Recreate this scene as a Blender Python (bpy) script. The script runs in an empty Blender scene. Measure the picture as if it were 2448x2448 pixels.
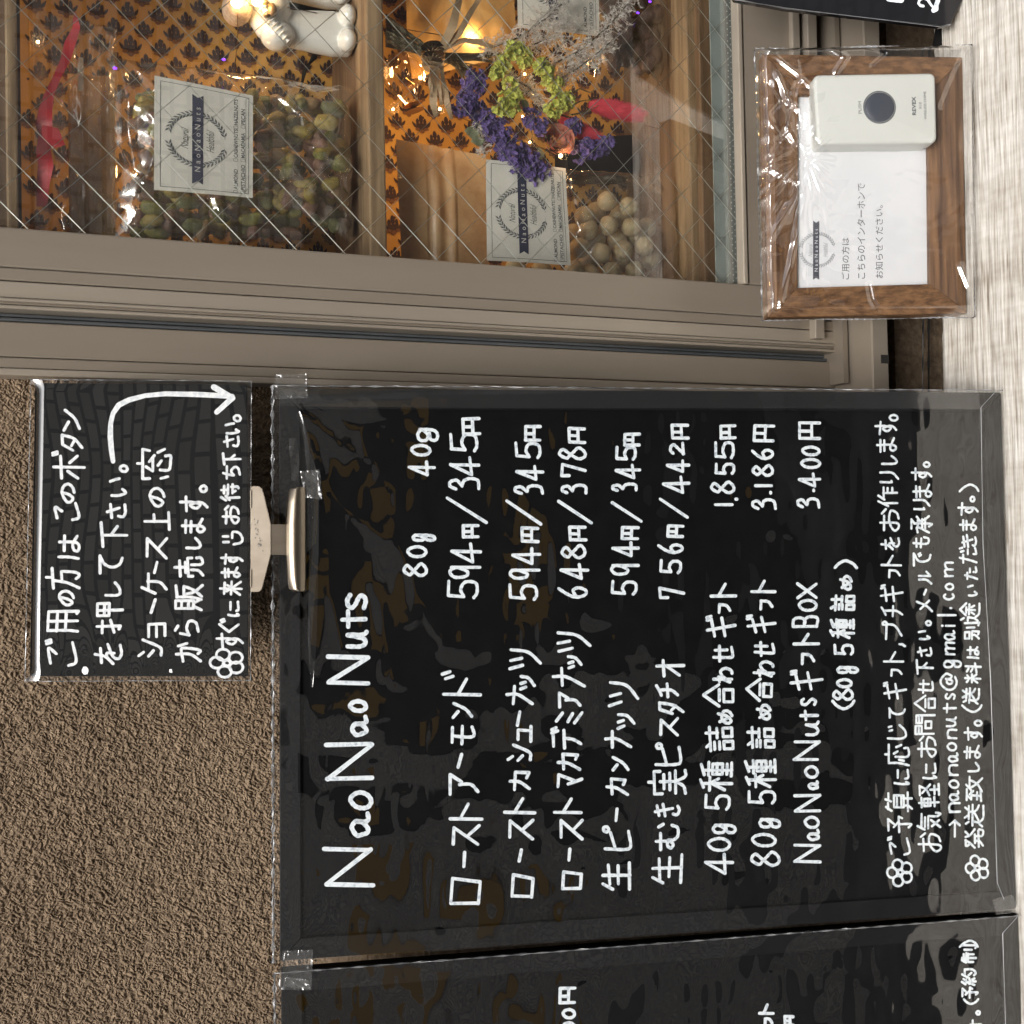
import bpy, bmesh, math, random
import numpy as np
from mathutils import Vector, Matrix, noise

S = bpy.context.scene
COL = S.collection
random.seed(7)
R = math.radians

# ---------------------------------------------------------------- camera
# The photograph was taken with the phone on its side: real "up" is image left.
F, CX, CY = 2822.0, 1224.0, 1224.0            # focal length and centre in photo pixels
down = np.array([6710.0, -67.0, 2822.0]); down /= np.linalg.norm(down)
_v = 120000.0
_a = -(67.0 * _v + 2822.0 ** 2) / 6710.0
xr = np.array([_a, -_v, 2822.0]); xr /= np.linalg.norm(xr)
zr = -down
yr = np.cross(zr, xr)
CAM = np.array([0.0, -0.70, 1.45])
cam_d = bpy.data.cameras.new('camera')
cam = bpy.data.objects.new('camera', cam_d)
COL.objects.link(cam)
M3 = np.array([[xr[0], -xr[1], -xr[2]], [yr[0], -yr[1], -yr[2]], [zr[0], -zr[1], -zr[2]]])
mw = Matrix.Identity(4)
for i in range(3):
    for j in range(3):
        mw[i][j] = M3[i][j]
    mw[i][3] = CAM[i]
cam.matrix_world = mw
cam_d.sensor_width = 36.0
cam_d.lens = 36.0 * F / 2448.0
cam_d.clip_start = 0.01
cam_d.clip_end = 400.0
S.camera = cam

# ---------------------------------------------------------------- world, sun, exposure
W = bpy.data.worlds.new('World'); S.world = W; W.use_nodes = True
wn = W.node_tree; wn.nodes.clear()
sky = wn.nodes.new('ShaderNodeTexSky'); sky.sky_type = 'NISHITA'; sky.sun_disc = False
SUN_EL, SUN_AZ = R(52), R(200)               # azimuth clockwise from +Y (north)
sky.sun_elevation = SUN_EL; sky.sun_rotation = SUN_AZ
sky.air_density = 1.0; sky.dust_density = 6.0; sky.ozone_density = 0.6
bg = wn.nodes.new('ShaderNodeBackground'); bg.inputs['Strength'].default_value = 0.13
hs = wn.nodes.new('ShaderNodeHueSaturation'); hs.inputs['Saturation'].default_value = 0.22
wo = wn.nodes.new('ShaderNodeOutputWorld')
wn.links.new(sky.outputs[0], hs.inputs['Color']); wn.links.new(hs.outputs[0], bg.inputs['Color'])
wn.links.new(bg.outputs[0], wo.inputs['Surface'])
sun_d = bpy.data.lights.new('sun', 'SUN'); sun_d.energy = 1.3; sun_d.angle = R(22); sun_d.color = (1, .965, .91)
sun = bpy.data.objects.new('sun', sun_d); COL.objects.link(sun)
sdir = Vector((math.sin(SUN_AZ) * math.cos(SUN_EL), math.cos(SUN_AZ) * math.cos(SUN_EL), math.sin(SUN_EL)))
sun.rotation_euler = sdir.to_track_quat('Z', 'Y').to_euler(); sun.location = (0, -3, 6)
S.view_settings.view_transform = 'Standard'; S.view_settings.look = 'None'
S.view_settings.gamma = 1.0; S.view_settings.use_curve_mapping = False
S.view_settings.exposure = 0.9
S.cycles.transparent_max_bounces = 32
S.cycles.max_bounces = 8
S.cycles.use_denoising = True
S.cycles.caustics_reflective = False

# ---------------------------------------------------------------- helpers
def rayw(u, v):
    d = np.array([u - CX, v - CY, F])
    return np.array([xr @ d, yr @ d, zr @ d])
def WY(y): return (np.array([0, y, 0.0]), np.array([0, -1.0, 0]))
def P(u, v, pl):
    d = rayw(u, v); p0, n = pl
    return CAM + d * (((p0 - CAM) @ n) / (d @ n))
def unproj(p):
    q = np.array(p) - CAM
    c = xr * q[0] + yr * q[1] + zr * q[2]
    return c[0] / c[2] * F + CX, c[1] / c[2] * F + CY

def tag(o, label=None, cat=None, group=None, kind=None):
    if label: o['label'] = label
    if cat: o['category'] = cat
    if group: o['group'] = group
    if kind: o['kind'] = kind
    return o
def empty(name, loc, label=None, cat=None, group=None):
    o = bpy.data.objects.new(name, None); COL.objects.link(o)
    o.location = Vector([float(c) for c in loc]); o.empty_display_size = .02
    return tag(o, label, cat, group)
def base(o):
    b = Vector((0, 0, 0))
    while o is not None:
        b += o.location; o = o.parent
    return b
def mk(name, verts, faces, mat, parent=None, smooth=False, loc=None):
    """one mesh object; verts in world metres"""
    b = base(parent) if parent else Vector((0, 0, 0))
    V = np.array(verts, float).reshape(-1, 3)
    org = np.array(b) if parent else (np.array(loc, float) if loc is not None else V.mean(0))
    me = bpy.data.meshes.new(name)
    me.from_pydata((V - org).tolist(), [], faces)
    if smooth:
        me.polygons.foreach_set('use_smooth', [True] * len(me.polygons))
    me.update()
    if mat is not None: me.materials.append(mat)
    o = bpy.data.objects.new(name, me); COL.objects.link(o)
    if parent is not None: o.parent = parent
    else: o.location = Vector(org.tolist())
    return o
class MB:
    def __init__(s): s.v = []; s.f = []
    def add(s, v, f):
        n = len(s.v); s.v += [tuple(map(float, p)) for p in v]; s.f += [tuple(i + n for i in q) for q in f]
        return s
    def box(s, a, b):
        (x0, y0, z0), (x1, y1, z1) = a, b
        return s.add([(x0, y0, z0), (x1, y0, z0), (x1, y1, z0), (x0, y1, z0), (x0, y0, z1), (x1, y0, z1), (x1, y1, z1), (x0, y1, z1)],
                     [(0, 3, 2, 1), (4, 5, 6, 7), (0, 1, 5, 4), (1, 2, 6, 5), (2, 3, 7, 6), (3, 0, 4, 7)])
    def slab(s, c, off):
        """prism: polygon c (list of points) swept by vector off"""
        c = [np.array(p, float) for p in c]; n = len(c); off = np.array(off, float)
        return s.add(c + [p + off for p in c], [tuple(range(n)), tuple(range(2 * n - 1, n - 1, -1))] +
                     [(i, i + n, (i + 1) % n + n, (i + 1) % n) for i in range(n)])
    def tube(s, pts, r, k=6, caps=True):
        pts = [np.array(p, float) for p in pts]; n = len(pts)
        rr = r if hasattr(r, '__len__') else [r] * n
        rings = []; up = np.array([.13, .31, .94])
        for i in range(n):
            t = pts[min(i + 1, n - 1)] - pts[max(i - 1, 0)]; t = t / (np.linalg.norm(t) + 1e-12)
            a = np.cross(t, up)
            if np.linalg.norm(a) < .05: a = np.cross(t, np.array([1., 0, 0]))
            a /= np.linalg.norm(a); b = np.cross(t, a); up = b if abs(t @ b) < .9 else up
            rings.append([pts[i] + rr[i] * (a * math.cos(6.28318 * j / k) + b * math.sin(6.28318 * j / k)) for j in range(k)])
        v = [p for q in rings for p in q]; f = []
        for i in range(n - 1):
            for j in range(k):
                f.append((i * k + j, i * k + (j + 1) % k, (i + 1) * k + (j + 1) % k, (i + 1) * k + j))
        if caps: f += [tuple(range(k))[::-1], tuple((n - 1) * k + j for j in range(k))]
        return s.add(v, f)
    def ball(s, c, r, nu=12, nv=8, ax=None):
        """ellipsoid, r = (rx,ry,rz), ax optional 3 axes"""
        c = np.array(c, float); r = (r, r, r) if not hasattr(r, '__len__') else r
        A = np.eye(3) if ax is None else np.array(ax, float)
        v = [c + A[2] * r[2]]
        for i in range(1, nv):
            t = math.pi * i / nv
            for j in range(nu):
                q = 2 * math.pi * j / nu
                v.append(c + A[0] * r[0] * math.sin(t) * math.cos(q) + A[1] * r[1] * math.sin(t) * math.sin(q) + A[2] * r[2] * math.cos(t))
        v.append(c - A[2] * r[2]); f = []
        for j in range(nu): f.append((0, 1 + j, 1 + (j + 1) % nu))
        for i in range(nv - 2):
            for j in range(nu):
                a = 1 + i * nu; f.append((a + j, a + nu + j, a + nu + (j + 1) % nu, a + (j + 1) % nu))
        a = 1 + (nv - 2) * nu
        for j in range(nu): f.append((a + j, len(v) - 1, a + (j + 1) % nu))
        return s.add(v, f)
    def build(s, name, mat, parent=None, smooth=False, loc=None):
        return mk(name, s.v, s.f, mat, parent, smooth, loc)
def bevel(o, w=.0005, seg=2):
    m = o.modifiers.new('bevel', 'BEVEL'); m.width = w; m.segments = seg; m.limit_method = 'ANGLE'; m.angle_limit = R(35)
    return o

def vnoise(x, y, seed=0):
    """smooth value noise, arrays in, -1..1 out"""
    rs = np.random.RandomState(seed); T = rs.rand(256, 256) * 2 - 1
    xi = np.floor(x).astype(int); yi = np.floor(y).astype(int); fx = x - xi; fy = y - yi
    fx = fx * fx * (3 - 2 * fx); fy = fy * fy * (3 - 2 * fy)
    g = lambda a, b: T[a % 256, b % 256]
    return (g(xi, yi) * (1 - fx) + g(xi + 1, yi) * fx) * (1 - fy) + (g(xi, yi + 1) * (1 - fx) + g(xi + 1, yi + 1) * fx) * fy
def grid(name, c, nu, nv, mat, fn=None, parent=None, n=None, smooth=True, holes=None):
    """bilinear sheet over corners c = TL,TR,BR,BL, relief fn(s,t) (metres) along n"""
    c = [np.array(p, float) for p in c]
    if n is None:
        n = np.cross(c[1] - c[0], c[3] - c[0]); n /= np.linalg.norm(n); n = -n if n[1] > 0 else n
    s, t = np.meshgrid(np.linspace(0, 1, nu + 1), np.linspace(0, 1, nv + 1))
    h = fn(s, t) if fn else np.zeros_like(s)
    if h.ndim == 2:
        h = h[..., None] * n
    p = ((c[0][None, None] * (1 - s)[..., None] + c[1] * s[..., None]) * (1 - t)[..., None] +
         (c[3] * (1 - s)[..., None] + c[2] * s[..., None]) * t[..., None]) + h
    idx = np.arange((nu + 1) * (nv + 1)).reshape(nv + 1, nu + 1)
    f = np.stack([idx[:-1, :-1], idx[1:, :-1], idx[1:, 1:], idx[:-1, 1:]], -1).reshape(-1, 4)
    return mk(name, p.reshape(-1, 3), f.tolist(), mat, parent, smooth)

# ---------------------------------------------------------------- materials
def NT(name):
    m = bpy.data.materials.new(name); m.use_nodes = True; nt = m.node_tree; nt.nodes.clear()
    out = nt.nodes.new('ShaderNodeOutputMaterial')
    def N(t, **k):
        n = nt.nodes.new('ShaderNode' + t)
        for a, b in k.items():
            if a.startswith('i_'):
                key = a[2:]; key = int(key) if key.isdigit() else key.replace('_', ' ')
                n.inputs[key].default_value = b
            else: setattr(n, a, b)
        return n
    L = lambda a, b: nt.links.new(a, b)
    return m, out, N, L
def mat(name, col, rough=.6, col2=None, scale=60, stretch=(1, 1, 1), bump=0, bscale=None, metal=0, spec=.5, detail=6, contrast=(.35, .65),
        trans=0, coat=0, sheen=0, sss=0, bdist=.001, emis=None, estr=0, alpha=1):
    m, out, N, L = NT(name)
    b = N('BsdfPrincipled')
    b.inputs['Base Color'].default_value = (*col, 1); b.inputs['Roughness'].default_value = rough
    b.inputs['Metallic'].default_value = metal; b.inputs['Specular IOR Level'].default_value = spec
    b.inputs['Transmission Weight'].default_value = trans; b.inputs['Coat Weight'].default_value = coat
    b.inputs['Sheen Weight'].default_value = sheen; b.inputs['Alpha'].default_value = alpha
    if sss: b.inputs['Subsurface Weight'].default_value = sss; b.inputs['Subsurface Scale'].default_value = .004
    if emis: b.inputs['Emission Color'].default_value = (*emis, 1); b.inputs['Emission Strength'].default_value = estr
    tc = N('TexCoord'); mp = N('Mapping'); mp.inputs['Scale'].default_value = stretch; L(tc.outputs['Object'], mp.inputs[0])
    if col2:
        n = N('TexNoise', i_Scale=scale, i_Detail=detail, i_Roughness=.62); L(mp.outputs[0], n.inputs['Vector'])
        r = N('ValToRGB'); r.color_ramp.elements[0].position = contrast[0]; r.color_ramp.elements[1].position = contrast[1]
        r.color_ramp.elements[0].color = (*col, 1); r.color_ramp.elements[1].color = (*col2, 1)
        L(n.outputs[0], r.inputs[0]); L(r.outputs[0], b.inputs['Base Color'])
    if bump:
        n2 = N('TexNoise', i_Scale=bscale or scale, i_Detail=5); L(mp.outputs[0], n2.inputs['Vector'])
        bp = N('Bump', i_Strength=bump, i_Distance=bdist); L(n2.outputs[0], bp.inputs['Height']); L(bp.outputs[0], b.inputs['Normal'])
    L(b.outputs[0], out.inputs[0])
    return m
def film(name, fac=1.0, rough=.05, haze=.0, hcol=(.8, .8, .8), tint=(1, 1, 1), bumps=((25, .5, .002), (140, .25, .0004)), base=.045, gcol=(1, 1, 1), stretch=(1, 1, 1)):
    """thin clear plastic: fresnel sheen over transparency, with ripples"""
    m, out, N, L = NT(name)
    tc = N('TexCoord'); mp = N('Mapping'); mp.inputs['Scale'].default_value = stretch; L(tc.outputs['Object'], mp.inputs[0])
    prev = None
    for sc, st, di in bumps:
        n = N('TexNoise', i_Scale=sc, i_Detail=2, i_Distortion=.6); L(mp.outputs[0], n.inputs['Vector'])
        bp = N('Bump', i_Strength=st, i_Distance=di); L(n.outputs[0], bp.inputs['Height'])
        if prev: L(prev.outputs[0], bp.inputs['Normal'])
        prev = bp
    g = N('BsdfGlossy', i_Roughness=rough); g.inputs['Color'].default_value = (*gcol, 1)
    ge = N('NewGeometry'); dt = N('VectorMath', operation='DOT_PRODUCT'); L(ge.outputs['Incoming'], dt.inputs[0])
    if prev: L(prev.outputs[0], g.inputs['Normal']); L(prev.outputs[0], dt.inputs[1])
    else: L(ge.outputs['Normal'], dt.inputs[1])
    ab = N('Math', operation='ABSOLUTE'); L(dt.outputs['Value'], ab.inputs[0])
    om = N('Math', operation='SUBTRACT', use_clamp=True); om.inputs[0].default_value = 1.0; L(ab.outputs[0], om.inputs[1])
    fr = N('Math', operation='POWER'); L(om.outputs[0], fr.inputs[0]); fr.inputs[1].default_value = 4.5
    t = N('BsdfTransparent'); t.inputs['Color'].default_value = (*tint, 1)
    d = N('BsdfDiffuse'); d.inputs['Color'].default_value = (*hcol, 1)
    mh = N('MixShader'); mh.inputs[0].default_value = haze; L(t.outputs[0], mh.inputs[1]); L(d.outputs[0], mh.inputs[2])
    mu = N('Math', operation='MULTIPLY_ADD', use_clamp=True); mu.inputs[1].default_value = fac; mu.inputs[2].default_value = (.04 + base) * fac
    L(fr.outputs[0], mu.inputs[0])
    mx = N('MixShader'); L(mu.outputs[0], mx.inputs[0]); L(mh.outputs[0], mx.inputs[1]); L(g.outputs[0], mx.inputs[2])
    L(mx.outputs[0], out.inputs[0])
    return m

M_alu = mat('bronze_aluminium', (.235, .198, .155), .38, (.275, .232, .185), 14, (1, 1, .15), .05, 900, metal=.35, spec=.5, bdist=.0002)
M_alu_lt = mat('bronze_aluminium_lit_edge', (.31, .265, .215), .34, (.36, .31, .25), 20, (1, 1, .2), metal=.35)  # lighter copy of the aluminium: lit edges put into the colour
M_gasket = mat('grey_gasket', (.05, .055, .06), .6, (.08, .085, .09), 80, (1, 1, .2))
M_groove = mat('brown_groove', (.085, .070, .055), .7)
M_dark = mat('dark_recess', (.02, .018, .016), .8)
M_black = mat('blackboard_paint', (.0035, .0035, .004), .7, (.005, .005, .005), 90, bump=.08, bscale=500, bdist=.0002, spec=.04)
M_blackrail = mat('black_painted_wood', (.006, .006, .007), .55, (.008, .008, .008), 60, (.2, 1, 1), spec=.1)
M_white = mat('white_marker', (.36, .42, .49), .5, (.72, .77, .80), 420, contrast=(.32, .5))
M_white2 = mat('bright_white_marker', (.50, .54, .58), .5, (.82, .83, .83), 420, contrast=(.3, .6))
M_film = film('board_film', 1.25, .03, .0, bumps=((8, .45, .006), (40, .14, .0012)))
M_filmedge = film('film_fold', 1.0, .38, .26, (.62, .64, .68), bumps=(), base=.10)  # whitish haze in the colour stands in for sky glint on film edges
M_notice = film('notice_film', 1.3, .008, .0, bumps=(), base=.07)
M_tape = film('clear_tape', 1.0, .2, .05, (.62, .62, .60), bumps=((60, .4, .001),), base=.05)
M_overlap = film('doubled_film', 1.0, .12, .02, (.45, .46, .46), bumps=((22, .4, .002),), base=.035)
M_crinkle = film('cellophane', 1.4, .07, .07, (.42, .31, .17), bumps=((45, .6, .003), (170, .4, .0009)), base=.07)  # brown haze colour stands in for window reflection over the bags
M_card = mat('white_card', (.66, .67, .69), .75, (.70, .705, .72), 25)
M_ink = mat('grey_ink', (.10, .11, .12), .7)
M_navy = mat('navy_ink', (.025, .028, .06), .7)
M_metal = mat('clip_metal', (.26, .215, .165), .5, (.34, .29, .23), 60, (1, 1, .3), .15, 300, metal=.5, bdist=.0004)
M_metal2 = mat('polished_clip_metal', (.30, .25, .19), .34, (.36, .31, .25), 400, (.03, 1, 1), .25, 500, metal=1.0, bdist=.0003)
M_frame = mat('walnut_stained_wood', (.065, .030, .014), .45, (.22, .115, .052), 330, (.05, 1, 1), .25, 160, coat=.15, bdist=.0005)
M_framev = mat('walnut_stained_wood_upright', (.070, .032, .014), .45, (.25, .130, .058), 330, (1, 1, .05), .25, 160, coat=.15, bdist=.0005)
M_ivory = mat('ivory_plastic', (.62, .63, .59), .35, (.64, .65, .61), 12)
M_button = mat('slate_rubber', (.045, .052, .07), .45, (.06, .068, .088), 40)
M_glass = film('window_glass', 1.0, .0, .0, bumps=(), tint=(.96, .96, .945), base=.045)
M_wire = mat('steel_wire', (.50, .52, .49), .5, metal=1.0)
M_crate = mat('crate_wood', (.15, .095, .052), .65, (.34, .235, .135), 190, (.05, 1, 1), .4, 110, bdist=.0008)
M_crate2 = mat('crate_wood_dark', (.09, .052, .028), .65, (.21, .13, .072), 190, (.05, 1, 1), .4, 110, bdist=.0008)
M_cloth = mat('ochre_cloth', (.46, .245, .05), .85, (.57, .32, .07), 30, bump=.5, bscale=1800, bdist=.0002)
M_motif = mat('brown_block_print', (.028, .012, .010), .85, (.05, .020, .015), 300)
M_motif2 = mat('rust_block_print', (.17, .075, .028), .85)
M_porc = mat('white_porcelain', (.70, .715, .70), .12, (.75, .765, .75), 20, coat=.5)
M_porcface = mat('speckled_clay_face', (.44, .31, .215), .55, (.60, .46, .34), 420, contrast=(.45, .6))
M_brownglaze = mat('brown_glaze', (.13, .085, .04), .3)
M_gold = mat('gold_cellophane', (.55, .32, .10), .3, (.72, .48, .2), 40, bump=.5, bscale=60, bdist=.002)
M_asphalt = mat('asphalt', (.06, .06, .06), .85, (.10, .10, .098), 12, bump=.3, bscale=90)
# ---------------------------------------------------------------- handwriting: strokes on a 20 x 20 grid ('0'..'j'), ~ = curved
G = {
'N': '0j00/00cj/cjc0', 'a': '~c370152b4g8fc9c3cbegjf', 'o': '~80240a2g9jggjah4c080', 'u': '~000c4iafe0/~e0efij', 't': '909j/05j5',
's': '~h3b0412579ecggaj1h', 'g': '~g3a032389af6g2/~g2gceh9j3h4ccb', 'm': '000j/~0641828j/~86c1g2gj', 'i': '565j/5051', 'l': '000j',
'c': '~g3a0340a3gajhg', 'n': '000j/~0640c0g5gj', 'B': '000j/~00b0f4b909/~09c9hdej0j', 'O': '~90240a2g9jggjah4e190', '0': '~90240a2g9jggjah4e190',
'X': '00fj/f00j', '@': '~c7977a8dbdd7/~d6dbgdiaj6d07016 0c3h9jfh', '(': '~a0440a4gaj', ')': '~0064aa6g0j', '.': '0001', ',': '404408'[:6],
'/': 'j00j', '>': '0aja/e4jaeg', '1': '000j', '2': '~0440a1c57b0j/0jfi', '3': '~0440a0c48648/~48b9edbi0j', '4': 'b00ejd/b0bj',
'5': '201a/~1a88fbei5j0h/20g0', '6': '~c0460c3i9jde9a1c', '7': '0600g07j', '8': '~c36015589be f9j3j0e68c3', '9': '~c470031a7bc4/c1cj',
'円': '000j/00h0hj/808b/0bhb', 'ロ': '000i/00j1gj/0igj', 'ー': '00j1', 'ス': '10h00j/9bij', 'ト': '000j/06fb', 'ア': '00j0c8/~969e2j',
'モ': '20i0/09j9/~908fbjjh', 'ン': '0186/~1jbdj2', 'ド': '000j/07cc/c1e5/g0i4', 'カ': '05h5gibg/~80790j', 'シ': '1054/086c/~1jaij4',
'ュ': '21e1dh/0hjh', 'ナ': '05j5/~a0a80j', 'ッ': '0138/81a7/~i1gb6j', 'ツ': '0038/80a7/~j0gb5j', 'マ': '00j0ad/58dj',
'デ': '11c1/08h8/~988e4j/e0g4/h0j3', 'ミ': '30h4/29gc/0eij', 'ピ': '08e5/~000e3jgi/~h0f1f3h4j3j1h0', 'タ': '700a/70i0/~i0eb3j/59dd',
'チ': '~g0a224/0aja/~a3ad3j', 'オ': '05j5/c0cj/c70g', 'ギ': '05f3/0cha/60aj/f0g3/i0j3', 'フ': '00i0/~i0gc5j',
'プ': '04g4/~g4ec3j/~h0g1g3h4j3j1h0', 'ボ': '05g5/808j/590f/bagf/g0h3/i0j3', 'ョ': '00g0gj/09g9/1jgj', 'ケ': '~600a/45j5/~c5be4j',
'メ': '~g09c0j/35ig', 'ル': '~606b0j/c0ci/cijc',
'ご': '~22d196/~0e3jhh/g0h3/i0j3', 'の': '~a28b4h0d17a1h4jbfhaj', 'は': '~202a1j/75j5/~e0efbj7i8eddjh', 'こ': '~22d196/~0e3jhh',
'を': '15f4/~90770d/~0d69a9ae/~j97d5hajii', 'し': '~000e3jaihd', 'て': '01j0/~j0a46b9hgj', 'さ': '05i3/80dc/~2c1h7jhi', 'い': '~020b3j7f/~g1i7jc',
'。': '~80240a2g9jggjah4c080', '上': '909i/97h7/0iji', '窓': 'a0a3/0703j3i7/8559d9/b7fa/0e1i/~5d5ibjejeg/8cbe/hcjg',
'か': '~05c4e6dfbj8h/~707b0j/g2j9', 'ら': '61b3/~351c/~1c9ahcfh5j', '販': '101d7d7010/1474/1979/3d0j/5d8i/a1j0/~a1ab8j/c6i6/~i6fdaj/~c6edjj',
'売': 'a0a6/13h3/47f7/0c09j9jc/~7b6g1j/~cbchejjijf', 'ま': '13h3/27g7/~a0af6j2g6djh', 'す': '04j4/~c0c99e4b87ccbg6j', 'ぐ': 'b00abj/e2g5/h1j4',
'に': '~100a1j3f/84i4/~7e9ijh', '来': '14h4/5689/e6b9/0aja/909j/9a0i/9aji', '笑': '5055/c0c5/~2a4h9jgghaa9', 'お': '04d4/~707h3j0f4bb9ibghbj/f2j6',
'待': '4005/5509/383j/d0d7/93i3/77j7/8cjc/gaghei/adbf', 'ち': '04i4/~80665c/~5cb9hdfh6j', '下': '01j0/909j/~97gc', 'で': '01i1/~i1856b9hgj/e7g9/h6j8',
'む': '04c4/~606b4f1d3a7b7fajgjie/h2j6', 'き': '23h2/18j7/80de/~4e3hajgi', '生': '4007/35h4/4bhb/0jjj/a0aj',
'実': 'a0a2/0703j3j6/48g8/3bhb/0eje/a6ae/~ae6i0j/~aeejjj', '種': '7022/0696/525j/560f/568b/i0b2/a5j5/b7bdidi7b7/baia/e1ej/bgig/ajjj',
'詰': '3052/0383/1676/1979/1c1i7i7c1c/e0e8/93j3/a8i8/bcbiiiicbc', 'め': '239g/~e0bc4i0e37b5h7jbhgcj', '合': 'a00a/a0ja/5afa/4d4jfjfd4d',
'わ': '404j/0675/750h/~0h89f7jcgicj', 'せ': '06j6/e1ed/~504g6jhi', '予': '20g0a5/64c8/09j9hc/~a9aj6h',
'算': '4004/2282/c0a4/c2i2/464dgdg646/48g8/4bgb/0gjg/~6d6g3j/dddj', '応': 'a0a3/23j3/~232b0j/5b4f/~888hbjgigf/b7da/h9jd',
'じ': '~101d4jbihc/a2b5/e1f4', '作': '~500a/353j/~b076/95j5/d5dj/d9i9/deie', 'り': '~010c2c/~d0dc5j', '気': '4006/33i3/36e6/19f9/~f9fgijjf/bb3j/4cbi',
'軽': '0282/404j/151b7b7515/1878/0f8f/a1i1/~i1f7aa/c3jb/fbfj/bfif/ajjj', '問': '000j/008086/0383/0686/b0b6j6/b3j3/b0j0jj/6a6gdgda6a',
'も': '14h3/09h9/~806e8jgjjd', '承': '40f0a3/~a3aj7h/66e6/5afa/4dgd/~06660h/i5d8/~c7fdjh', '発': '2080/~80550a/2245/h0e3/~b0d5ja/5aea/1eie/~7a7f2j/~cachejijjf',
'送': '7093/g0e3/64i4/58j8/~c4c95e/~c8fcje/1134/08483e/~0i3f8jjj', '致': '0191/4116/1686/5488/484i/1d7d/0i9h/~d096/a4j4/~h4ed8j/~b6ecjj',
'料': '0224/7254/0888/404j/480f/488e/b2e4/b7e9/aejc/g0gj', '別': '1117878111/0a9a8j5i/~4a4e0j/d3dd/i0ijfi',
'途': 'c066/c0j6/96f6/79i9/c6cf/9b7e/fbhe/1134/08483e/~0i3f8jjj', 'た': '04a4/~603b0j/b8h8/~bebieijh', 'だ': '04a4/~603b0j/b9h9/~bfbieijh/e1f4/i0j3',
'約': '401576/~721b8a/4a4j/1e0h/7e8h/~d098/b4j4/~j4jefjch/c9fd', '制': '3014/2392/06a6/505j/191g/1999/999g/d3dd/i0ijfi',
'押': '0484/404i2h/0d8a/b0b9j9j0b0/b5j5/f0fj', '用': '~101c0j/10h0hjfi/16h6/1bhb/909j', '方': 'a0a4/04j4/~745c0j/69g9/~g9fhcj9h',
}
_fl = []
for k in range(5):
    a0 = 90 + 72 * k; cx_, cy_ = 9.5 + 5.6 * math.cos(R(a0)), 9.5 - 5.6 * math.sin(R(a0))
    _fl.append([(cx_ + 3.6 * math.cos(R(t)), cy_ + 3.6 * math.sin(R(t))) for t in range(0, 361, 30)])
_fl.append([(9.5 + 1.8 * math.cos(R(t)), 9.5 + 1.8 * math.sin(R(t))) for t in range(0, 361, 45)])

def glyph_strokes(ch):
    if ch == '✿': return [np.array(s) for s in _fl]
    out = []
    for st in G[ch].split('/'):
        sm = st.startswith('~'); st = st.replace('~', '').replace(' ', '')
        assert len(st) % 2 == 0, (ch, st)
        p = np.array([(int(st[i], 20), int(st[i + 1], 20)) for i in range(0, len(st), 2)], float)
        if sm and len(p) > 2:
            q = np.vstack([2 * p[0] - p[1], p, 2 * p[-1] - p[-2]])
            if np.allclose(p[0], p[-1]): q[0] = p[-2]; q[-1] = p[1]
            r = []
            for i in range(1, len(q) - 2):
                for t in np.linspace(0, 1, 6, endpoint=False):
                    a, b, c, d = q[i - 1], q[i], q[i + 1], q[i + 2]
                    r.append(.5 * (2 * b + (c - a) * t + (2 * a - 5 * b + 4 * c - d) * t * t + (3 * b - a - 3 * c + d) * t ** 3))
            p = np.vstack([r, p[-1:]])
        out.append(p)
    return out
JR = np.random.RandomState(11)
def char_px(ch, v0, v1, u0, u1):
    """strokes of a character in photo pixels: it reads from v0 to v1 and stands from u0 (top) to u1"""
    ss = glyph_strokes(ch); al = np.vstack(ss); lo, hi = al.min(0), al.max(0); sp = np.maximum(hi - lo, 1e-6)
    out = []; kx, ky = JR.uniform(-.05, .05, 2)
    for s in ss:
        q = (s - lo) / sp
        q = np.where(hi - lo < 1e-6, .5, q)
        j = JR.uniform(-.018, .018, 2)
        x = q[:, 0] + kx * (q[:, 1] - .5) + j[0]; y = q[:, 1] + ky * (q[:, 0] - .5) + j[1]
        out.append(np.stack([u0 + (u1 - u0) * y, v0 + (v1 - v0) * x], 1))
    return out
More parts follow.
